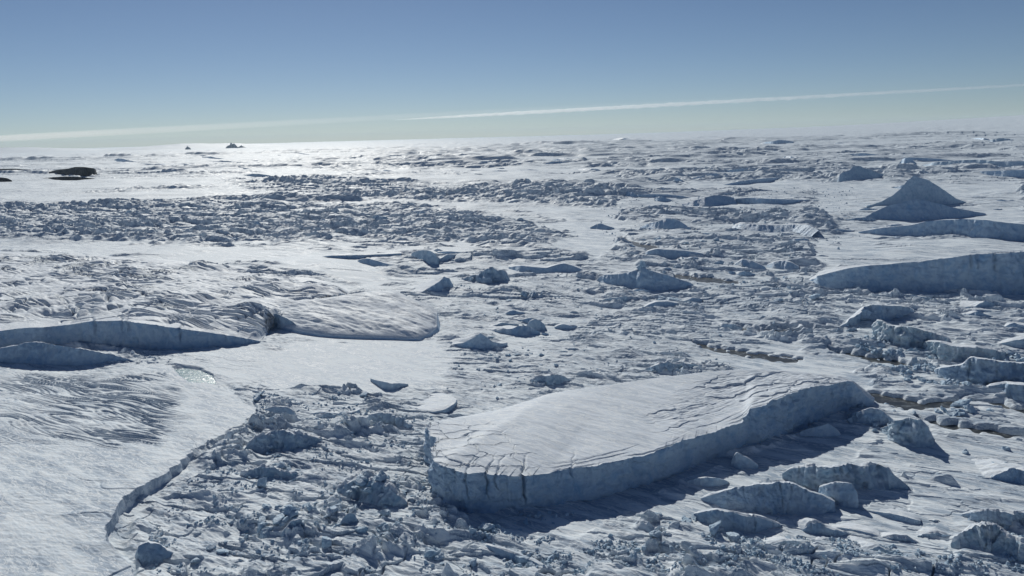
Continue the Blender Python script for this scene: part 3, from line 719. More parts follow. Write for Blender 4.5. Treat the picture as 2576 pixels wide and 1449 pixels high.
b_("ice_dome", "big smooth domed snow floe bounded by a thin crack, left of centre", "iceberg",
   [(640, 812, 815), (700, 820, 825), (758, 834, 838), (800, 842, 844), (846, 846, 848), (920, 849, 851), (979, 850, 852), (1055, 853, 855), (1085, 838, 843), (1100, 824, 832)],
   back=[(700, 772, 8), (735, 764, 12), (775, 754, 15), (837, 747, 17), (880, 740, 18), (919, 734, 19), (995, 731, 19), (1034, 750, 15), (1080, 768, 11), (1100, 780, 8)], lean=1.4, seed=45, bulge=0.62, top=1.0, topw=(24, 7), jag=0.2, wall=0.3, flute=0.1)
b_("ice_cliff", "short dark hooked ice cliff at the left end of the big smooth dome", "iceberg",
   [(622, 790, 800), (640, 782, 824), (655, 780, 822), (680, 786, 822), (707, 794, 827), (735, 808, 828), (758, 826, 834)], depth=40, lean=0.1, seed=46, bulge=1.3, ice_mat=1)
b_("tilted_floe", "bright tilted snow slab ending in a pointed shadowed prow, right of the big smooth dome", "ice floe",
   [(1140, 866, 868), (1167, 862, 872), (1190, 850, 876), (1208, 838, 879), (1222, 848, 880), (1240, 860, 879), (1262, 864, 872), (1275, 862, 866)], depth=46, lean=0.3, seed=47, yaw=-0.6, bulge=1.0, top=0.3)
b_("ice_pile", "craggy dark heap of broken ice right of the tilted snowy slab with the blue end", "ice pile",
   [(1155, 706, 708), (1180, 696, 714), (1205, 690, 718), (1225, 676, 720), (1240, 670, 720), (1252, 682, 719), (1264, 679, 718), (1276, 690, 716), (1286, 711, 714)], depth=26, lean=0.6, seed=48, wall=2.2, flute=0.9, jag=1.6, top=1.4, topw=(5, 4), ice_mat=1)
b_("ice_lens", "boat-shaped dark ice hollow lying alone on the central plain", "ice slab",
   [(932, 952, 955), (945, 956, 964), (965, 960, 976), (985, 965, 979), (1005, 964, 974), (1027, 966, 968)], depth=13, lean=0.3, seed=49, ice_mat=1)
b_("flat_floe", "thin flat floe with a dark curved edge, behind the left end of the tabular iceberg", "ice floe",
   [(1050, 1030, 1034), (1090, 1036, 1042), (1120, 1030, 1040), (1145, 1014, 1026), (1150, 1004, 1014), (1140, 998, 1003)], depth=34, lean=0.1, seed=50, yaw=-0.5, bulge=1.5, top=0.2, jag=0.3)
b_("crevassed_glacier", "broad crevassed glacier slope ending in a tall shadowed cliff, left side", "glacier",
   [(-160, 842, 900), (-60, 838, 892), (0, 832, 880), (72, 824, 872), (128, 822, 864), (179, 816, 862), (230, 808, 864), (304, 806, 871), (371, 815, 877), (435, 824, 879), (460, 828, 878), (537, 838, 871), (601, 848, 867), (655, 858, 863)],
   back=[(-160, 632, 5), (-60, 633, 5), (0, 633, 5), (72, 634, 5), (150, 638, 6), (230, 642, 6), (330, 648, 6), (430, 655, 6), (540, 662, 5), (640, 675, 5), (740, 690, 4), (840, 712, 3), (900, 738, 1), (700, 800, 0)],
   lean=0.1, seed=51, wall=0.9, flute=0.5, top=0.5, bulge=1.0, jag=0.9, crev=(72, 30, 7.0, R(-30)), res=0.7,
   cracks=[(235, 1.2, 3, .7), (300, 1.0, 3, .6), (316, .8, 2.5, .6), (448, 1.0, 3, .7)])
b_("ice_berg", "low ice ridge with rough shaded front and bright snow tail, before the tall left cliff", "iceberg",
   [(-120, 884, 910), (-40, 878, 911), (0, 876, 912), (46, 868, 914), (66, 861, 914), (90, 861, 915), (153, 870, 916), (200, 876, 917), (256, 886, 914), (300, 896, 914), (345, 909, 914)],
   depth=22, lean=0.4, seed=52, wall=1.4, flute=0.6, jag=1.0)
b_("ice_cliff", "stepped blue cliff at the left of the broken icefall, right side", "icefall",
   [(2110, 822, 826), (2130, 812, 829), (2150, 794, 828), (2181, 769, 822), (2215, 768, 817), (2260, 769, 808), (2284, 772, 803), (2300, 782, 798)], depth=60, lean=0.15, seed=53, wall=2.1, jag=1.5)
b_("ice_cliff", "pale sunlit corner cliff of fluted ice in the middle of the icefall", "icefall",
   [(2204, 808, 850), (2209, 806, 860), (2222, 812, 868), (2237, 820, 874), (2262, 822, 880), (2288, 822, 884), (2330, 832, 884), (2365, 842, 878), (2390, 856, 868)], depth=55, lean=0.2, seed=54, wall=2.1, jag=1.5, flute=1.6, ice_mat=2)
b_("ice_cliff", "third icefall cliff with narrow pale buttresses, lower than the sunlit corner", "icefall",
   [(2325, 864, 880), (2335, 858, 896), (2360, 860, 908), (2390, 868, 916), (2418, 874, 918), (2460, 874, 917), (2500, 880, 915), (2530, 888, 905)], depth=45, lean=0.2, seed=55, wall=2.1, jag=1.5, flute=1.5, ice_mat=2)
b_("ice_cliff", "wide shaded ice bank at the right edge below the icefall buttresses", "icefall",
   [(2352, 930, 945), (2380, 924, 960), (2420, 918, 970), (2440, 898, 974), (2470, 902, 978), (2498, 906, 980), (2544, 911, 984), (2590, 914, 988), (2660, 918, 992)], depth=40, lean=0.35, seed=56, wall=2.1, jag=1.5, flute=1.0)
b_("ice_slab", "wedge-shaped shadowed ice slab in the right corner just above the muddy lead", "iceberg",
   [(2462, 980, 984), (2495, 970, 998), (2531, 964, 1008), (2572, 968, 1018), (2620, 976, 1026), (2680, 985, 1034)], depth=34, lean=0.25, seed=57, wall=2.1, jag=1.5)
b_("ice_block", "large leaning angular ice block standing right of the tabular iceberg's far end", "ice block",
   [(2215, 1078, 1088), (2240, 1068, 1104), (2258, 1056, 1118), (2290, 1050, 1127), (2317, 1056, 1128), (2335, 1076, 1127), (2350, 1104, 1122)], depth=15, lean=0.25, seed=58, wall=2.4, jag=1.5, ice_mat=1, strata=1.5)
b_("ice_block", "rough fallen ice chunk touching the tabular iceberg's far right end", "ice block",
   [(2138, 1042, 1062), (2160, 1036, 1074), (2190, 1026, 1079), (2215, 1030, 1080), (2250, 1060, 1079), (2262, 1074, 1079)], depth=16, lean=0.5, seed=59, wall=1.8, jag=1.0)
b_("ice_ridge", "long rough blue ice ridge, bottom right, behind the slab with a vertical crack", "ice ridge",
   [(1975, 1190, 1204), (1985, 1180, 1212), (2030, 1172, 1226), (2082, 1172, 1238), (2130, 1170, 1242), (2168, 1170, 1238), (2215, 1170, 1238), (2234, 1178, 1236), (2250, 1196, 1234), (2285, 1222, 1236)],
   depth=14, lean=0.5, seed=60, wall=2.4, flute=0.9, jag=1.8, top=0.8, topw=(6, 4), ice_mat=1)
b_("ice_ridge", "smooth-faced ice slab split by a vertical crack, bottom right", "ice ridge",
   [(1765, 1252, 1255), (1790, 1244, 1268), (1830, 1232, 1280), (1870, 1224, 1284), (1926, 1215, 1290), (1985, 1212, 1294), (2015, 1226, 1296), (2037, 1238, 1298), (2070, 1246, 1294), (2100, 1262, 1288)],
   depth=18, lean=0.55, seed=61, wall=1.7, flute=0.4, jag=1.2, cracks=[(1985, .35, 1.3, .5), (1960, .3, 1.0, .8)])
b_("ice_slab", "tongue-shaped ice slab leaning off the rough blue ridge with a pointed shadow", "ice slab",
   [(2060, 1226, 1246), (2085, 1218, 1262), (2115, 1214, 1270), (2140, 1216, 1276), (2155, 1236, 1278), (2160, 1262, 1272)], depth=9, lean=0.3, seed=62, wall=1.0)
b_("ice_slab", "cracked ice slab sunk in drifts below the split smooth-faced slab", "ice slab",
   [(1745, 1292, 1300), (1765, 1288, 1310), (1797, 1282, 1322), (1830, 1288, 1332), (1857, 1294, 1336), (1905, 1302, 1334), (1945, 1314, 1326), (1965, 1320, 1323)], depth=13, lean=0.4, seed=63, jag=1.2, cracks=[(1895, .35, 1.4, .9)], wall=1.8)
b_("ice_lens", "elongated scooped drift hollow, bottom right, with curled right tip", "snow drift",
   [(2180, 1284, 1286), (2210, 1288, 1296), (2240, 1292, 1305), (2270, 1298, 1313), (2300, 1306, 1319), (2316, 1310, 1315)], depth=12, lean=0.9, seed=64, wall=0.6)
b_("ice_lens", "lower scooped drift hollow with rounded end, left of the curled one", "snow drift",
   [(2090, 1326, 1328), (2120, 1328, 1335), (2161, 1334, 1345), (2190, 1342, 1353), (2215, 1350, 1354)], depth=10, lean=0.9, seed=65, wall=0.6)
b_("ice_slab", "ragged shadowed ice shelf at the right frame edge above the pale heap", "ice slab",
   [(2420, 1294, 1300), (2446, 1288, 1318), (2480, 1285, 1326), (2530, 1288, 1334), (2590, 1290, 1338), (2650, 1292, 1342)], depth=14, lean=0.3, seed=66, jag=1.5, wall=2.2)
b_("ice_pile", "pale crumbly ice heap in the bottom right corner", "ice pile",
   [(2395, 1372, 1380), (2425, 1345, 1392), (2455, 1322, 1400), (2480, 1316, 1406), (2505, 1318, 1412), (2532, 1350, 1418), (2576, 1366, 1428), (2640, 1372, 1440)],
   depth=16, lean=0.9, seed=67, wall=2.4, flute=1.0, jag=1.5, top=1.4, topw=(4, 3), ice_mat=2)
b_("ice_lens", "oval grey ice lump at the edge of the tabular iceberg's shadow", "ice block",
   [(1728, 1212, 1216), (1750, 1204, 1221), (1775, 1201, 1225), (1805, 1202, 1225), (1825, 1208, 1219), (1834, 1213, 1216)], depth=8, lean=0.5, seed=68, wall=1.3)
b_("ice_block", "pointed snow-backed ice block whose tip rises into the tabular iceberg's shadow", "ice block",
   [(1838, 1166, 1174), (1846, 1146, 1178), (1853, 1136, 1180), (1870, 1146, 1180), (1890, 1158, 1179), (1908, 1172, 1177)], depth=9, lean=0.4, seed=69, wall=1.3)
b_("ice_block", "faceted ice mass lying wholly in the tabular iceberg's shadow near its right end", "ice block",
   [(2000, 1092, 1096), (2030, 1080, 1100), (2060, 1072, 1102), (2085, 1066, 1102), (2105, 1080, 1100), (2115, 1094, 1098)], depth=10, lean=0.5, seed=70, wall=1.0)
b_("snow_ridge", "dark S-shaped snow ridge at the bottom edge, below the tabular iceberg's shadow", "snow ridge",
   [(1215, 1376, 1384), (1225, 1370, 1398), (1250, 1378, 1409), (1285, 1390, 1416), (1326, 1406, 1426), (1350, 1416, 1437), (1372, 1428, 1439), (1390, 1436, 1440)], depth=9, lean=0.7, seed=71, wall=0.6)
b_("ice_pile", "large dark crumbly ice mound at the upper left of the rubble field", "ice pile",
   [(600, 1148, 1152), (615, 1130, 1156), (640, 1106, 1158), (670, 1090, 1157), (700, 1080, 1157), (730, 1086, 1155), (755, 1094, 1150), (790, 1098, 1138), (815, 1108, 1124)],
   depth=18, lean=0.8, seed=72, wall=2.2, flute=0.8, jag=1.2, top=1.2, topw=(4, 3), ice_mat=1)
b_("ice_pile", "low dark ice bank below the large crumbly mound in the rubble field", "ice pile",
   [(600, 1205, 1212), (625, 1186, 1216), (660, 1172, 1218), (695, 1178, 1218), (720, 1190, 1216), (745, 1192, 1213), (775, 1200, 1208)],
   depth=13, lean=0.7, seed=73, wall=2.0, jag=1.2, top=1.0, topw=(4, 3), ice_mat=1)
b_("ice_pile", "tall heap of blue-black blocks against the tabular iceberg's left end", "ice pile",
   [(845, 1232, 1238), (870, 1218, 1252), (895, 1205, 1262), (920, 1200, 1270), (950, 1212, 1278), (980, 1226, 1282), (1005, 1244, 1280), (1025, 1262, 1274)],
   depth=22, lean=1.1, seed=74, wall=2.8, flute=1.0, jag=1.6, top=1.6, topw=(4, 3), ice_mat=1)
b_("ice_ridge", "serrated arc of upright ice teeth behind the rubble heap", "ice ridge",
   [(925, 1052, 1058), (935, 1042, 1068), (955, 1038, 1074), (976, 1040, 1078), (1005, 1050, 1082), (1030, 1066, 1086), (1050, 1084, 1088)], depth=9, lean=0.5, seed=75, wall=2.0, flute=1.8, jag=2.2)
b_("ice_slab", "dark sloping ice slab at the top left corner of the rubble field", "ice slab",
   [(664, 1030, 1038), (680, 1026, 1046), (705, 1023, 1052), (725, 1025, 1056), (740, 1038, 1057), (752, 1054, 1057)], depth=12, lean=1.0, seed=76, wall=0.6, jag=0.3)
b_("ice_slab", "thin tilted plate of ice with sharp dark front, upper middle of the rubble field", "ice slab",
   [(780, 1040, 1044), (810, 1036, 1050), (850, 1040, 1054), (885, 1038, 1052), (905, 1030, 1042)], depth=14, lean=0.4, seed=77, wall=1.0)
b_("ice_block", "conical ice block with dark front, bottom of the rubble field near the frame edge", "ice block",
   [(700, 1360, 1368), (715, 1332, 1374), (735, 1312, 1376), (752, 1306, 1376), (772, 1330, 1375), (792, 1362, 1370)], depth=9, lean=0.5, seed=78, wall=1.8, jag=1.0, ice_mat=1)
b_("ice_block", "squared dark ice block, bottom centre-left, right of the conical one", "ice block",
   [(848, 1340, 1348), (856, 1312, 1352), (872, 1294, 1352), (890, 1290, 1350), (904, 1310, 1348), (912, 1340, 1345)], depth=8, lean=0.25, seed=79, wall=1.4, ice_mat=1)
b_("ice_block", "dark ice lump where the glacier scarp meets the bottom of the frame", "ice block",
   [(338, 1400, 1410), (350, 1372, 1424), (375, 1362, 1430), (400, 1368, 1428), (425, 1386, 1420), (450, 1396, 1404)], depth=12, lean=0.8, seed=80, wall=1.3)
b_("ice_ridge", "knobbly blue rubble ridge hugging the tabular iceberg's far side", "ice ridge",
   [(1330, 962, 966), (1350, 950, 974), (1380, 944, 978), (1405, 942, 976), (1425, 950, 970), (1440, 958, 964)], depth=14, lean=0.6, seed=81, wall=2.0, jag=1.4, top=1.0, topw=(4, 3), ice_mat=1)
b_("ice_ridge", "heaped dark ice ridge above the tabular iceberg's crest, right of centre", "ice ridge",
   [(1620, 930, 934), (1650, 918, 942), (1680, 910, 944), (1700, 918, 942), (1725, 914, 940), (1755, 918, 936), (1785, 930, 934)], depth=16, lean=0.6, seed=82, wall=2.0, jag=1.4, top=1.0, topw=(4, 3), ice_mat=1)
MATS = {1: BLOCKICE, 2: BLUEICE}
for a, k in B:
    k = dict(k)
    if "ice_mat" in k: k["ice_mat"] = MATS[k["ice_mat"]]
    loft(*a, **k)

# ---- drift-backed hummocks standing about the pack: snow ramp behind, broken dark face towards us
rq = random.Random(77)
def hummocks(n, poly, wr, hr, label, group, seed0):
    xs = [p[0] for p in poly]; ys = [p[1] for p in poly]; k = 0
    while k < n:
        x, y = rq.uniform(min(xs), max(xs)), rq.uniform(min(ys), max(ys))
        c = False
        for i in range(len(poly)):
            (x1, y1), (x2, y2) = poly[i], poly[(i + 1) % len(poly)]
            if (y1 > y) != (y2 > y) and x < (x2 - x1) * (y - y1) / (y2 - y1) + x1: c = not c
        if not c: continue
        w_ = rq.uniform(*wr) * (0.5 + 0.9 * rq.random() ** 2); h_ = w_ * rq.uniform(*hr)
        m_ = 7; sl_ = rq.uniform(-0.06, 0.12) * w_
        pk = rq.uniform(0.25, 0.75)
        rim = []
        for i in range(m_):
            t_ = i / (m_ - 1)
            e = (1 - abs((t_ - pk) / (pk if t_ < pk else 1 - pk)) ** rq.uniform(1.2, 2.4)) * rq.uniform(0.75, 1.1)
            yb = y + sl_ * t_ + 0.25 * h_ * math.sin(math.pi * t_)
            rim.append((x + w_ * (t_ - 0.5), yb - max(h_ * e, 0.6 + 0.05 * h_), yb))
        d0 = np.hypot(*at(x, y)[:2]); hm_ = h_ / FPX * d0
        loft("ice_hummock", label, "ice hummock", rim, depth=hm_ * rq.uniform(3.5, 7), lean=rq.uniform(0.3, 0.9), seed=seed0 + k,
             wall=rq.uniform(1.2, 2.6), flute=rq.uniform(0.2, 0.9), jag=rq.uniform(1.0, 2.2), top=0.6, topw=(9, 4), yaw=rq.uniform(-0.9, -0.1),
             group=group, ice_mat=rq.choice([ICE, BLOCKICE, ICE]), bulge=rq.uniform(0.7, 1.2))
        k += 1
hummocks(34, [(1480, 480), (2060, 470), (2150, 560), (2050, 660), (2100, 740), (1950, 880), (1650, 840), (1480, 700), (1600, 600)], (34, 84), (0.14, 0.30),
         "snow-backed ice hummock with broken dark face, among the leads centre right", "ice hummocks centre right", 300)
hummocks(24, [(1080, 620), (1480, 600), (1600, 760), (1750, 880), (1500, 950), (1150, 980), (1260, 800)], (26, 84), (0.12, 0.28),
         "low snow-backed ice hummock on the plain between the domes and the tabular iceberg", "ice hummocks on the central plain", 340)
hummocks(16, [(2080, 470), (2576, 440), (2576, 520), (2440, 545), (2200, 620), (2050, 660), (2100, 560)], (40, 90), (0.08, 0.18),
         "drifted ice hummock around the pointed peak on the right", "ice hummocks around the pointed peak", 360)
hummocks(18, [(2180, 740), (2576, 760), (2576, 900), (2420, 860), (2300, 800)], (50, 110), (0.12, 0.24),
         "wind-carved ice hummock above the icefall cliffs on the right", "ice hummocks above the icefall", 380)
hummocks(16, [(1450, 1290), (1760, 1330), (2200, 1330), (2576, 1150), (2576, 1270), (2300, 1390), (1500, 1440)], (50, 120), (0.10, 0.24),
         "half-buried ice hummock on the wind-swept snow at the lower right", "ice hummocks at the lower right", 400)
hummocks(50, [(1400, 345), (2576, 312), (2576, 430), (2100, 450), (1560, 460), (1300, 420)], (20, 100), (0.07, 0.15),
         "long low ice ridge on the far pack under the contrail", "far ice ridges on the right", 420)
hummocks(74, [(300, 392), (700, 386), (1400, 372), (1400, 440), (760, 450), (400, 440), (280, 410), (0, 405)], (18, 80), (0.07, 0.13),
         "thin dark ice ridge on the bright far pack at the left", "far ice ridges on the left", 480)
hummocks(40, [(60, 530), (620, 522), (1000, 524), (1250, 552), (1400, 590), (900, 600), (500, 606), (60, 590)], (30, 70), (0.14, 0.30),
         "slab-like serac with dark front in the broken band across the left middle distance", "seracs of the broken band", 560)
hummocks(14, [(640, 1000), (900, 1000), (1060, 1080), (1060, 1240), (1150, 1400), (420, 1430), (480, 1240)], (40, 90), (0.2, 0.4),
         "drift-backed broken ice heap in the rubble field left of the tabular iceberg", "ice heaps in the left rubble field", 470)

# ------------------------------------------------------------------ loose ice blocks
import bmesh
def block_mesh(seed, flat=0.75, lumps=2, sub=4):
    rng = np.random.RandomState(seed)
    bm = bmesh.new(); bmesh.ops.create_icosphere(bm, subdivisions=sub, radius=1.0)
    V = np.array([v.co[:] for v in bm.verts])
    rr = np.zeros(len(V))
    for l in range(lumps):
        n = rng.normal(size=(15, 3)); n /= np.linalg.norm(n, axis=1)[:, None]
        dd = rng.uniform(0.55, 1.0, 15) * (1.0 if l == 0 else rng.uniform(0.6, 0.95))
        if l: dd = dd + (n @ (rng.normal(size=3) * 0.3))
        q = V @ n.T
        r_ = np.where(q > 1e-3, dd[None, :] / np.maximum(q, 1e-3), 9).min(1)
        rr = np.maximum(rr, np.clip(r_, 0.15, 1.6))
    rr *= 1 + 0.10 * fbm(V[:, 0] * 2.2 + V[:, 2], V[:, 1] * 2.2 - V[:, 2] * 1.3, 3, seed)
    V = V * rr[:, None] * np.array([1, 1, flat])
    for v, c in zip(bm.verts, V): v.co = c
    me = bpy.data.meshes.new("ice_block"); bm.to_mesh(me); bm.free()
    me.materials.append(BLOCKICE)
    me.polygons.foreach_set('use_smooth', [False] * len(me.polygons))
    return me
PROTO = [block_mesh(100 + i, flat=random.Random(i).uniform(0.5, 1.05), lumps=1 + i % 3) for i in range(16)]
rnd = random.Random(5)
def put_block(x, y, size, label, group, cat="ice block", name="ice_block", sink=0.25, me=None, zadd=0.0, rot=None, sc3=None):
    o = bpy.data.objects.new(name, me or rnd.choice(PROTO)); COL.objects.link(o)
    s = size / 2
    sc3 = sc3 or (rnd.uniform(.8, 1.3), rnd.uniform(.75, 1.15), rnd.uniform(.6, 1.1))
    o.scale = (s * sc3[0], s * sc3[1], s * sc3[2])
    o.rotation_euler = rot or (rnd.uniform(-.4, .4), rnd.uniform(-.4, .4), rnd.uniform(0, 6.28))
    o.location = (x, y, ground(x, y) + s * sc3[2] * (0.6 - sink) * 0.8 + zadd)
    tag(o, label, cat, group)
    return o
def inside(px, py, poly):
    c = False
    for i in range(len(poly)):
        (x1, y1), (x2, y2) = poly[i], poly[(i + 1) % len(poly)]
        if (y1 > py) != (y2 > py) and px < (x2 - x1) * (py - y1) / (y2 - y1) + x1: c = not c
    return c
def scatter(n, poly, lo, hi, label, group, cluster=0.6):
    xs = [p[0] for p in poly]; ys = [p[1] for p in poly]; k = 0; cen = []
    while k < n:
        if cen and rnd.random() < cluster:
            c = rnd.choice(cen[-40:]); x = c[0] + rnd.gauss(0, 5.0) * hi / 4; y = c[1] + rnd.gauss(0, 3.5) * hi / 4
        else:
            # even over the ground, not over the picture
            px = rnd.uniform(min(xs), max(xs)); y0, y1 = min(ys), max(ys)
            dn, df = np.hypot(*at(px, y1)[:2]), np.hypot(*at(px, y0)[:2])
            d = math.sqrt(rnd.uniform(dn * dn, df * df)); p = at(px, y1); s = d / dn
            x, y = p[0] * s, p[1] * s
        u, v = proj(np.array(x), np.array(y))
        if not inside(float(u), float(v), poly): continue
        cen.append((x, y))
        size = lo + (hi - lo) * rnd.random() ** 2.2
        put_block(x, y, size, label, group); k += 1
scatter(58, [(650, 1060), (640, 990), (900, 990), (1080, 1050), (1080, 1240), (1140, 1330), (1200, 1449), (380, 1449), (380, 1370), (480, 1230), (570, 1130)],
        2.0, 6.5, "loose jagged ice block in the rubble field left of the tabular iceberg", "ice blocks in the left rubble field")
scatter(26, [(1500, 600), (2000, 590), (2060, 700), (2080, 800), (1900, 800), (1560, 760)], 4, 13,
        "blue-grey ice block among the hummocks between the leads, centre right", "ice blocks among the centre-right hummocks")
scatter(16, [(1100, 700), (1500, 720), (1700, 800), (1740, 900), (1500, 940), (1150, 960), (1120, 880)], 2.5, 7,
        "scattered ice block on the drifted plain behind the tabular iceberg", "ice blocks on the central plain")
scatter(24, [(2180, 920), (2340, 960), (2420, 1000), (2450, 1060), (2380, 1110), (2250, 1050), (2210, 980)], 2.5, 7,
        "broken ice block beside the muddy lead right of the tabular iceberg", "ice blocks beside the right lead")
scatter(18, [(1500, 1400), (1900, 1330), (2100, 1360), (2390, 1400), (2400, 1449), (1480, 1449)], 1.6, 4.0,
        "small ice block in the strip of rubble along the bottom edge", "ice blocks along the bottom edge")
scatter(12, [(2200, 1130), (2576, 1120), (2576, 1280), (2330, 1290), (2290, 1200)], 2.0, 5.5,
        "half-buried ice block on the drifted snow at the lower right", "ice blocks on the lower right drifts")
scatter(12, [(1480, 1300), (1760, 1300), (1740, 1400), (1480, 1380)], 2.0, 4.5,
        "ice block in front of the tabular iceberg's shadow, bottom centre", "ice blocks below the shadow")
scatter(10, [(1180, 1310), (1400, 1340), (1420, 1449), (1160, 1449)], 2.0, 4.5,
        "ice block at the bottom edge beside the S-shaped snow ridge", "ice blocks by the snow ridge")
scatter(20, [(1130, 1300), (1500, 1262), (2100, 1070), (2140, 1090), (1700, 1240), (1450, 1330), (1200, 1340)], 0.9, 3.2,
        "small fallen ice block at the foot of the tabular iceberg in its blue shadow", "fallen blocks at the foot of the tabular iceberg")
scatter(14, [(2100, 1010), (2200, 990), (2275, 1050), (2260, 1100), (2180, 1095), (2120, 1060)], 2.5, 7.5,
        "broken block in the slumped rubble at the tabular iceberg's right end", "slumped blocks at the tabular iceberg's right end")
def pile(n, cx, cy, wpx, hpx, lo, hi, label, group):
    c0 = at(cx, cy); d = math.hypot(c0[0], c0[1]); W_ = wpx / FPX * d / 2; H_ = hpx / FPX * d
    for i in range(n):
        a_ = rnd.uniform(0, 6.28); r_ = math.sqrt(rnd.random())
        x, y = c0[0] + W_ * r_ * math.cos(a_), c0[1] + W_ * 0.55 * r_ * math.sin(a_) + W_ * 0.3
        o = put_block(x, y, rnd.uniform(lo, hi) * (1.15 - 0.5 * r_), label, group)
        o.location.z = max(o.location.z, H_ * (1 - r_ ** 1.6) * rnd.uniform(0.75, 1.0) + 0.4)
pile(26, 935, 1262, 165, 66, 2.6, 6.0, "sharp-edged block in the tall heap against the tabular iceberg's left end", "blocks of the tall heap by the tabular iceberg")
pile(18, 705, 1146, 170, 50, 2.2, 5.0, "crumbly block capping the large dark mound at the upper left of the rubble field", "blocks on the large dark mound")
pile(12, 690, 1214, 140, 30, 2.0, 4.2, "block lying on the low dark bank in the middle of the rubble field", "blocks on the low dark bank")
pile(12, 1220, 716, 100, 34, 3.5, 7.5, "block of the craggy dark heap right of the tilted snowy slab", "blocks of the craggy dark heap")
pile(12, 1385, 972, 90, 20, 2.4, 5.0, "block of the knobbly ridge behind the tabular iceberg's left half", "blocks of the knobbly ridge")
pile(12, 1700, 940, 120, 22, 2.6, 5.5, "block of the heaped ridge above the tabular iceberg's crest", "blocks of the heaped ridge")
# a few that can be told apart
p = at(1637, 672); put_block(*at(1612, 722)[:2], 11, "cube of ice perched on the crest of the jagged blue-faced iceberg", None, sc3=(1, .9, 1), zadd=19)
put_block(*at(1660, 1352)[:2], 5.5, "blue-green ice block with a glassy face, bottom centre", None, me=PROTO[1])
put_block(*at(1795, 1352)[:2], 6.0, "tooth-shaped ice block standing in front of its shadow, right of the blue-green one", None, sc3=(.9, .7, 1.5), me=PROTO[3])
put_block(*at(1850, 1362)[:2], 6.0, "pyramid-shaped ice block right of the tooth-shaped one", None, sc3=(1.1, .9, 1.2), me=PROTO[6])
put_block(*at(1225, 1345)[:2], 4.5, "small ice cube at the front left rim of the shadow", None, me=PROTO[2])
put_block(*at(662, 1236)[:2], 6.0, "upright ice spike in the rubble below the low dark bank", None, sc3=(.7, .6, 1.6), me=PROTO[4])

# small rubble nobody could count, one object per field
def rubble_mass(name, label, poly, n, lo, hi, seed, patch=14):
    rng = np.random.RandomState(seed)
    bm = bmesh.new(); bmesh.ops.create_icosphere(bm, subdivisions=1, radius=1.0)
    V0 = np.array([v.co[:] for v in bm.verts]); F0 = np.array([[v.index for v in f.verts] for f in bm.faces]); bm.free()
    xs = [p[0] for p in poly]; ys = [p[1] for p in poly]
    CO, FA = [], []; k = 0; tries = 0
    while k < n and tries < n * 60:
        tries += 1
        px = rng.uniform(min(xs), max(xs)); y0, y1 = min(ys), max(ys)
        a_, b_2 = at(px, y1), at(px, y0); dn, df = math.hypot(*a_[:2]), math.hypot(*b_2[:2])
        s = math.sqrt(rng.uniform(dn * dn, df * df)) / dn
        x, y = a_[0] * s, a_[1] * s
        u, v = proj(np.array(x), np.array(y))
        if not inside(float(u), float(v), poly): continue
        den = float(fbm(np.array(x / patch), np.array(y / patch), 3, seed))
        if den + rng.uniform(-.15, .15) < 0.12: continue
        sz = (lo + (hi - lo) * rng.rand() ** 3) / 2
        Rn, _q = np.linalg.qr(rng.normal(size=(3, 3)))
        V = V0 * (1 + rng.uniform(-.42, .35, (len(V0), 1))) * rng.uniform(.4, 1.4, 3)
        V = V @ Rn.T * sz + [x, y, ground(x, y) + sz * 0.12]
        CO.append(V); FA.append(F0 + k * len(V0)); k += 1
    if not CO: return
    o = mesh_obj(name, np.concatenate(CO), [], BLOCKICE, tris=np.concatenate(FA), smooth=False)
    tag(o, label, "ice rubble", kind="stuff")
rubble_mass("ice_rubble", "small broken ice rubble strewn through the lower left field", [(655, 1040), (640, 990), (900, 985), (1090, 1050), (1085, 1260), (1150, 1330), (1200, 1460), (340, 1460), (360, 1370), (470, 1230), (570, 1130)], 3000, 0.5, 2.0, 11)
rubble_mass("ice_rubble", "small ice rubble around the leads in the right middle distance", [(1480, 480), (2150, 470), (2180, 580), (2060, 700), (2200, 850), (2400, 960), (2576, 1060), (2400, 1100), (2250, 1040), (2100, 880), (1560, 760)], 1800, 1.2, 4.5, 12, 30)
rubble_mass("ice_rubble", "fine ice rubble along the bottom edge right of centre", [(1180, 1340), (1500, 1370), (1950, 1340), (2350, 1390), (2576, 1300), (2576, 1460), (1180, 1460)], 3600, 0.4, 1.8, 13, 11)
rubble_mass("ice_rubble", "thin scatter of ice rubble on the plain behind the tabular iceberg", [(1080, 700), (1500, 680), (1860, 860), (1900, 920), (1500, 950), (1180, 1030), (1000, 1000), (1150, 880)], 450, 0.8, 2.6, 14, 22)
rubble_mass("ice_rubble", "broken ice rubble between the icefall cliffs at the right edge", [(2110, 830), (2220, 860), (2330, 890), (2576, 900), (2600, 990), (2380, 985), (2200, 940)], 1500, 0.8, 4.5, 15, 16)

# ------------------------------------------------------------------ dark rock outcrops on the left
m, t, b = new_mat("dark_rock_shade_tint")
geo = N(t, "ShaderNodeNewGeometry")
n1 = noise_node(t, geo.outputs["Position"], 0.06, 8, 0.65, 0.4)
c = ramp(t, n1.outputs[0], [(0.40, (0.020, 0.026, 0.036)), (0.62, (0.050, 0.055, 0.066))])  # dark rock, the navy of its shaded face mixed into the colour
t.links.new(c.outputs[0], b.inputs["Base Color"]); b.inputs["Roughness"].default_value = 0.9
b.inputs["Specular IOR Level"].default_value = 0.2
ROCK = m
def rock(label, rim, depth, seed, snow_top=True, **k):
    e = loft("rock_outcrop", label, "rock outcrop", rim, depth=depth, seed=seed, group="dark rock outcrops on the left", cap_mat=CAP if snow_top else ROCK, ice_mat=ROCK, **k)
    for c_ in e.children:
        if c_.name.startswith("ice_cliff"): c_.name = "rock_face"
    return e
rock("steep dark rock headland with a flat snowy top, far left", [(120, 433, 437), (145, 427, 440), (172, 424, 443), (188, 420, 445), (212, 420, 447), (236, 423, 446), (241, 427, 444)], 90, 91, lean=0.15, jag=0.3)
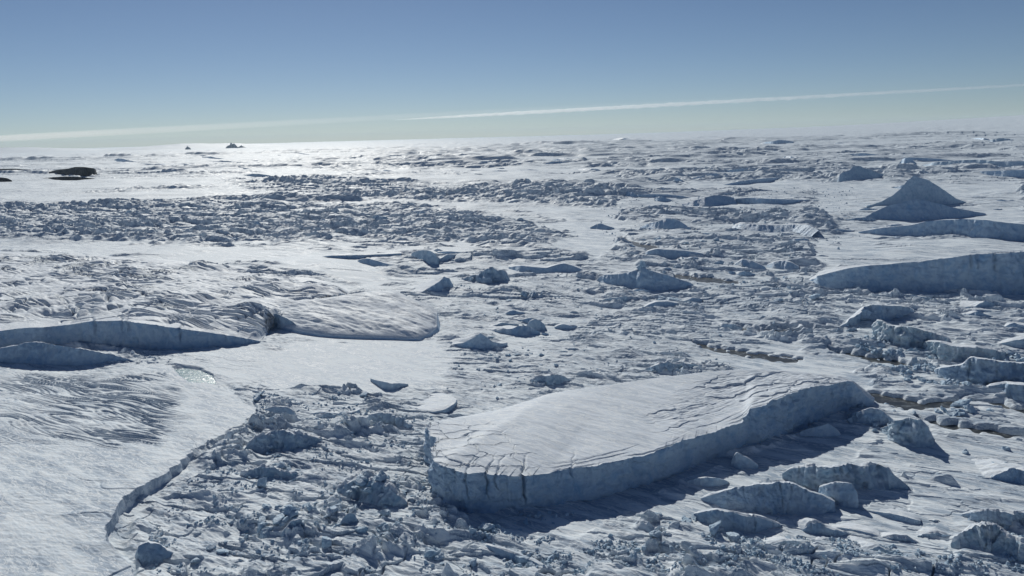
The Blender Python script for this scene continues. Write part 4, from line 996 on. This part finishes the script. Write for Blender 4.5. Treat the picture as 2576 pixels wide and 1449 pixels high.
rock("low jagged dark rock ridge stretching left from the headland", [(68, 431, 433), (85, 426, 432), (110, 427, 432), (145, 428, 436), (160, 430, 438)], 40, 92, snow_top=False, lean=0.5)
rock("low brown-black rocks at the foot of the headland", [(104, 449, 451), (130, 446, 452), (165, 444, 453), (200, 445, 453), (238, 449, 451)], 34, 93, snow_top=False, lean=0.8)
rock("thin dark rock strip at the left frame edge above the snow field", [(-40, 427, 429), (0, 425, 430), (35, 424, 430), (78, 427, 429)], 40, 94, snow_top=False, lean=0.6)
rock("small dark rocks at the left frame edge by the snow field", [(-30, 446, 456), (0, 446, 457), (18, 448, 457), (30, 454, 457)], 20, 95, snow_top=False, lean=0.8)

# ------------------------------------------------------------------ islands and snow rises on the horizon
def hill(name, label, cat, x, y, wpx, hpx, dist, mat, seed, kind=None, jag=0.5):
    d = ray(x, y); s = dist / math.hypot(d[0], d[1])
    cx, cy = d[0] * s, d[1] * s
    W = wpx / FPX * dist; H_ = hpx / FPX * dist
    n = 90
    g = np.linspace(-1, 1, n)
    U, V = np.meshgrid(g, g)
    r = np.hypot(U, V)
    prof = np.clip(1 - r, 0, 1) ** 0.8
    z = H_ * prof * (1 + jag * fbm(U * 3, V * 3, 4, seed)) - 15
    ca, sa = cx / dist, cy / dist
    X = cx + U * W / 2 * sa + V * W / 3 * ca; Y = cy - U * W / 2 * ca + V * W / 3 * sa
    o = mesh_obj(name, np.stack([X, Y, z], -1), grid_quads(n, n)[:, ::-1], mat)
    if kind: o["kind"] = kind
    else: tag(o, label, cat, "small islands on the horizon")
    return o
m, t, b = new_mat("island_rock_hazed"); b.inputs["Base Color"].default_value = (0.34, 0.40, 0.46, 1); b.inputs["Roughness"].default_value = 0.9  # pale blue of distant haze put into the rock's base colour
ISL = m
hill("rocky_island", "small lone dark island hump on the left horizon", "island", 471, 358, 16, 8, 21000, ISL, 3)
hill("rocky_island", "larger blue-grey island peak with a low tail, right of the small hump", "island", 583, 356, 34, 12, 21000, ISL, 4)
hill("rocky_island", "low tail islet joined to the right of the island peak", "island", 606, 356, 26, 6, 21500, ISL, 5)
hill("hills", None, None, 500, 356, 430, 13, 26000, CAP, 6, kind="structure", jag=0.15)
hill("hills", None, None, 20, 372, 420, 12, 30000, CAP, 7, kind="structure", jag=0.15)

# ------------------------------------------------------------------ contrail, far above and beyond the haze
m = bpy.data.materials.new("trail_ice"); m.use_nodes = True; t = m.node_tree; t.nodes.clear()
def vol_mat(name, dens, col, an=0.3):
    m = bpy.data.materials.new(name); m.use_nodes = True; t = m.node_tree; t.nodes.clear()
    v = N(t, "ShaderNodeVolumePrincipled"); v.inputs["Density"].default_value = dens
    v.inputs["Color"].default_value = (*col, 1); v.inputs["Anisotropy"].default_value = an
    o_ = N(t, "ShaderNodeOutputMaterial"); t.links.new(v.outputs[0], o_.inputs["Volume"]); return m
FLIP = True
def trail(name, xa, xb, ra, rb, mat, parent, seed, drop=0.0, n=420, k=12, lump=0.18, taper=0):
    ZT = 1500.0
    def on(x):
        # the trail is straight: seen from (2576,214) to (700,318)
        y = 214 + (2576 - x) * (318 - 214) / (2576 - 700)
        return y
    A = at(2700, on(2700), ZT); Bp = at(500, on(500), ZT)
    def find(x):
        lo, hi = 0.0, 6.0
        for _ in range(60):
            mi = (lo + hi) / 2; p = A + (Bp - A) * mi
            if float(proj(p[0], p[1], p[2])[0]) > x: lo = mi
            else: hi = mi
        return lo
    fa, fb = find(xa), find(xb)
    s = np.linspace(0, 1, n) ; f = fa + (fb - fa) * s
    C_ = A[None] + (Bp - A)[None] * f[:, None]
    rad = ra + (rb - ra) * s
    dirv = (Bp - A) / np.linalg.norm(Bp - A)
    side = np.array([dirv[1], -dirv[0], 0])
    ang = np.linspace(0, 2 * np.pi, k, endpoint=False)
    rr = rad[:, None] * (1 + lump * 2 * fbm(f[:, None] * 160 + seed, ang[None] * 0.8, 3, seed)) * np.sin(np.pi * np.clip(s * 1.0, 0.002, 0.998))[:, None] ** 0.12 * ((1 - s ** 3 * 0.97)[:, None] ** 0.7 if taper else 1.0)
    P = C_[:, None, :] + rr[..., None] * (np.cos(ang)[None, :, None] * side[None, None] + np.sin(ang)[None, :, None] * np.array([0, 0, 1.0])[None, None])
    P[..., 2] += drop * rad[:, None]
    co = P.reshape(-1, 3)
    quads = grid_quads(n, k, True)[:, ::-1] if FLIP else grid_quads(n, k, True)
    c0, c1 = len(co), len(co) + 1
    co = np.concatenate([co, P[0].mean(0)[None], P[-1].mean(0)[None]])
    tr = [(c0, i, (i + 1) % k) for i in range(k)] + [(c1, (n - 1) * k + (i + 1) % k, (n - 1) * k + i) for i in range(k)]
    vol_ = 0
    o = mesh_obj(name, co, quads, mat, parent, tris=tr)
    bm = bmesh.new(); bm.from_mesh(o.data); bmesh.ops.recalc_face_normals(bm, faces=bm.faces); print('trail volume', bm.calc_volume(signed=True)); bm.to_mesh(o.data); bm.free()
    return o
ct = bpy.data.objects.new("contrail", None); COL.objects.link(ct)
tag(ct, "long straight white contrail slanting down to the left above the horizon", "contrail")
trail("dense_core", 2690, 980, 62, 190, vol_mat("trail_core", 0.0030, (0.97, 0.985, 1.0), 0.72), ct, 3, taper=1)
trail("spread_veil", 1900, -60, 130, 900, vol_mat("trail_veil", 0.00012, (1, 0.98, 0.96), 0.66), ct, 4, drop=0.9, lump=0.10)

# ------------------------------------------------------------------ haze
HZ = 72000.0
v = [(-HZ, -HZ, -4), (HZ, -HZ, -4), (HZ, HZ, -4), (-HZ, HZ, -4), (-HZ, -HZ, 560), (HZ, -HZ, 560), (HZ, HZ, 560), (-HZ, HZ, 560)]
hm = vol_mat("haze_air", 0.000009, (0.78, 0.93, 1.0), 0.05)
o = mesh_obj("haze", v, [(0, 3, 2, 1), (4, 5, 6, 7), (0, 1, 5, 4), (1, 2, 6, 5), (2, 3, 7, 6), (3, 0, 4, 7)], hm, smooth=False)
o["kind"] = "stuff"
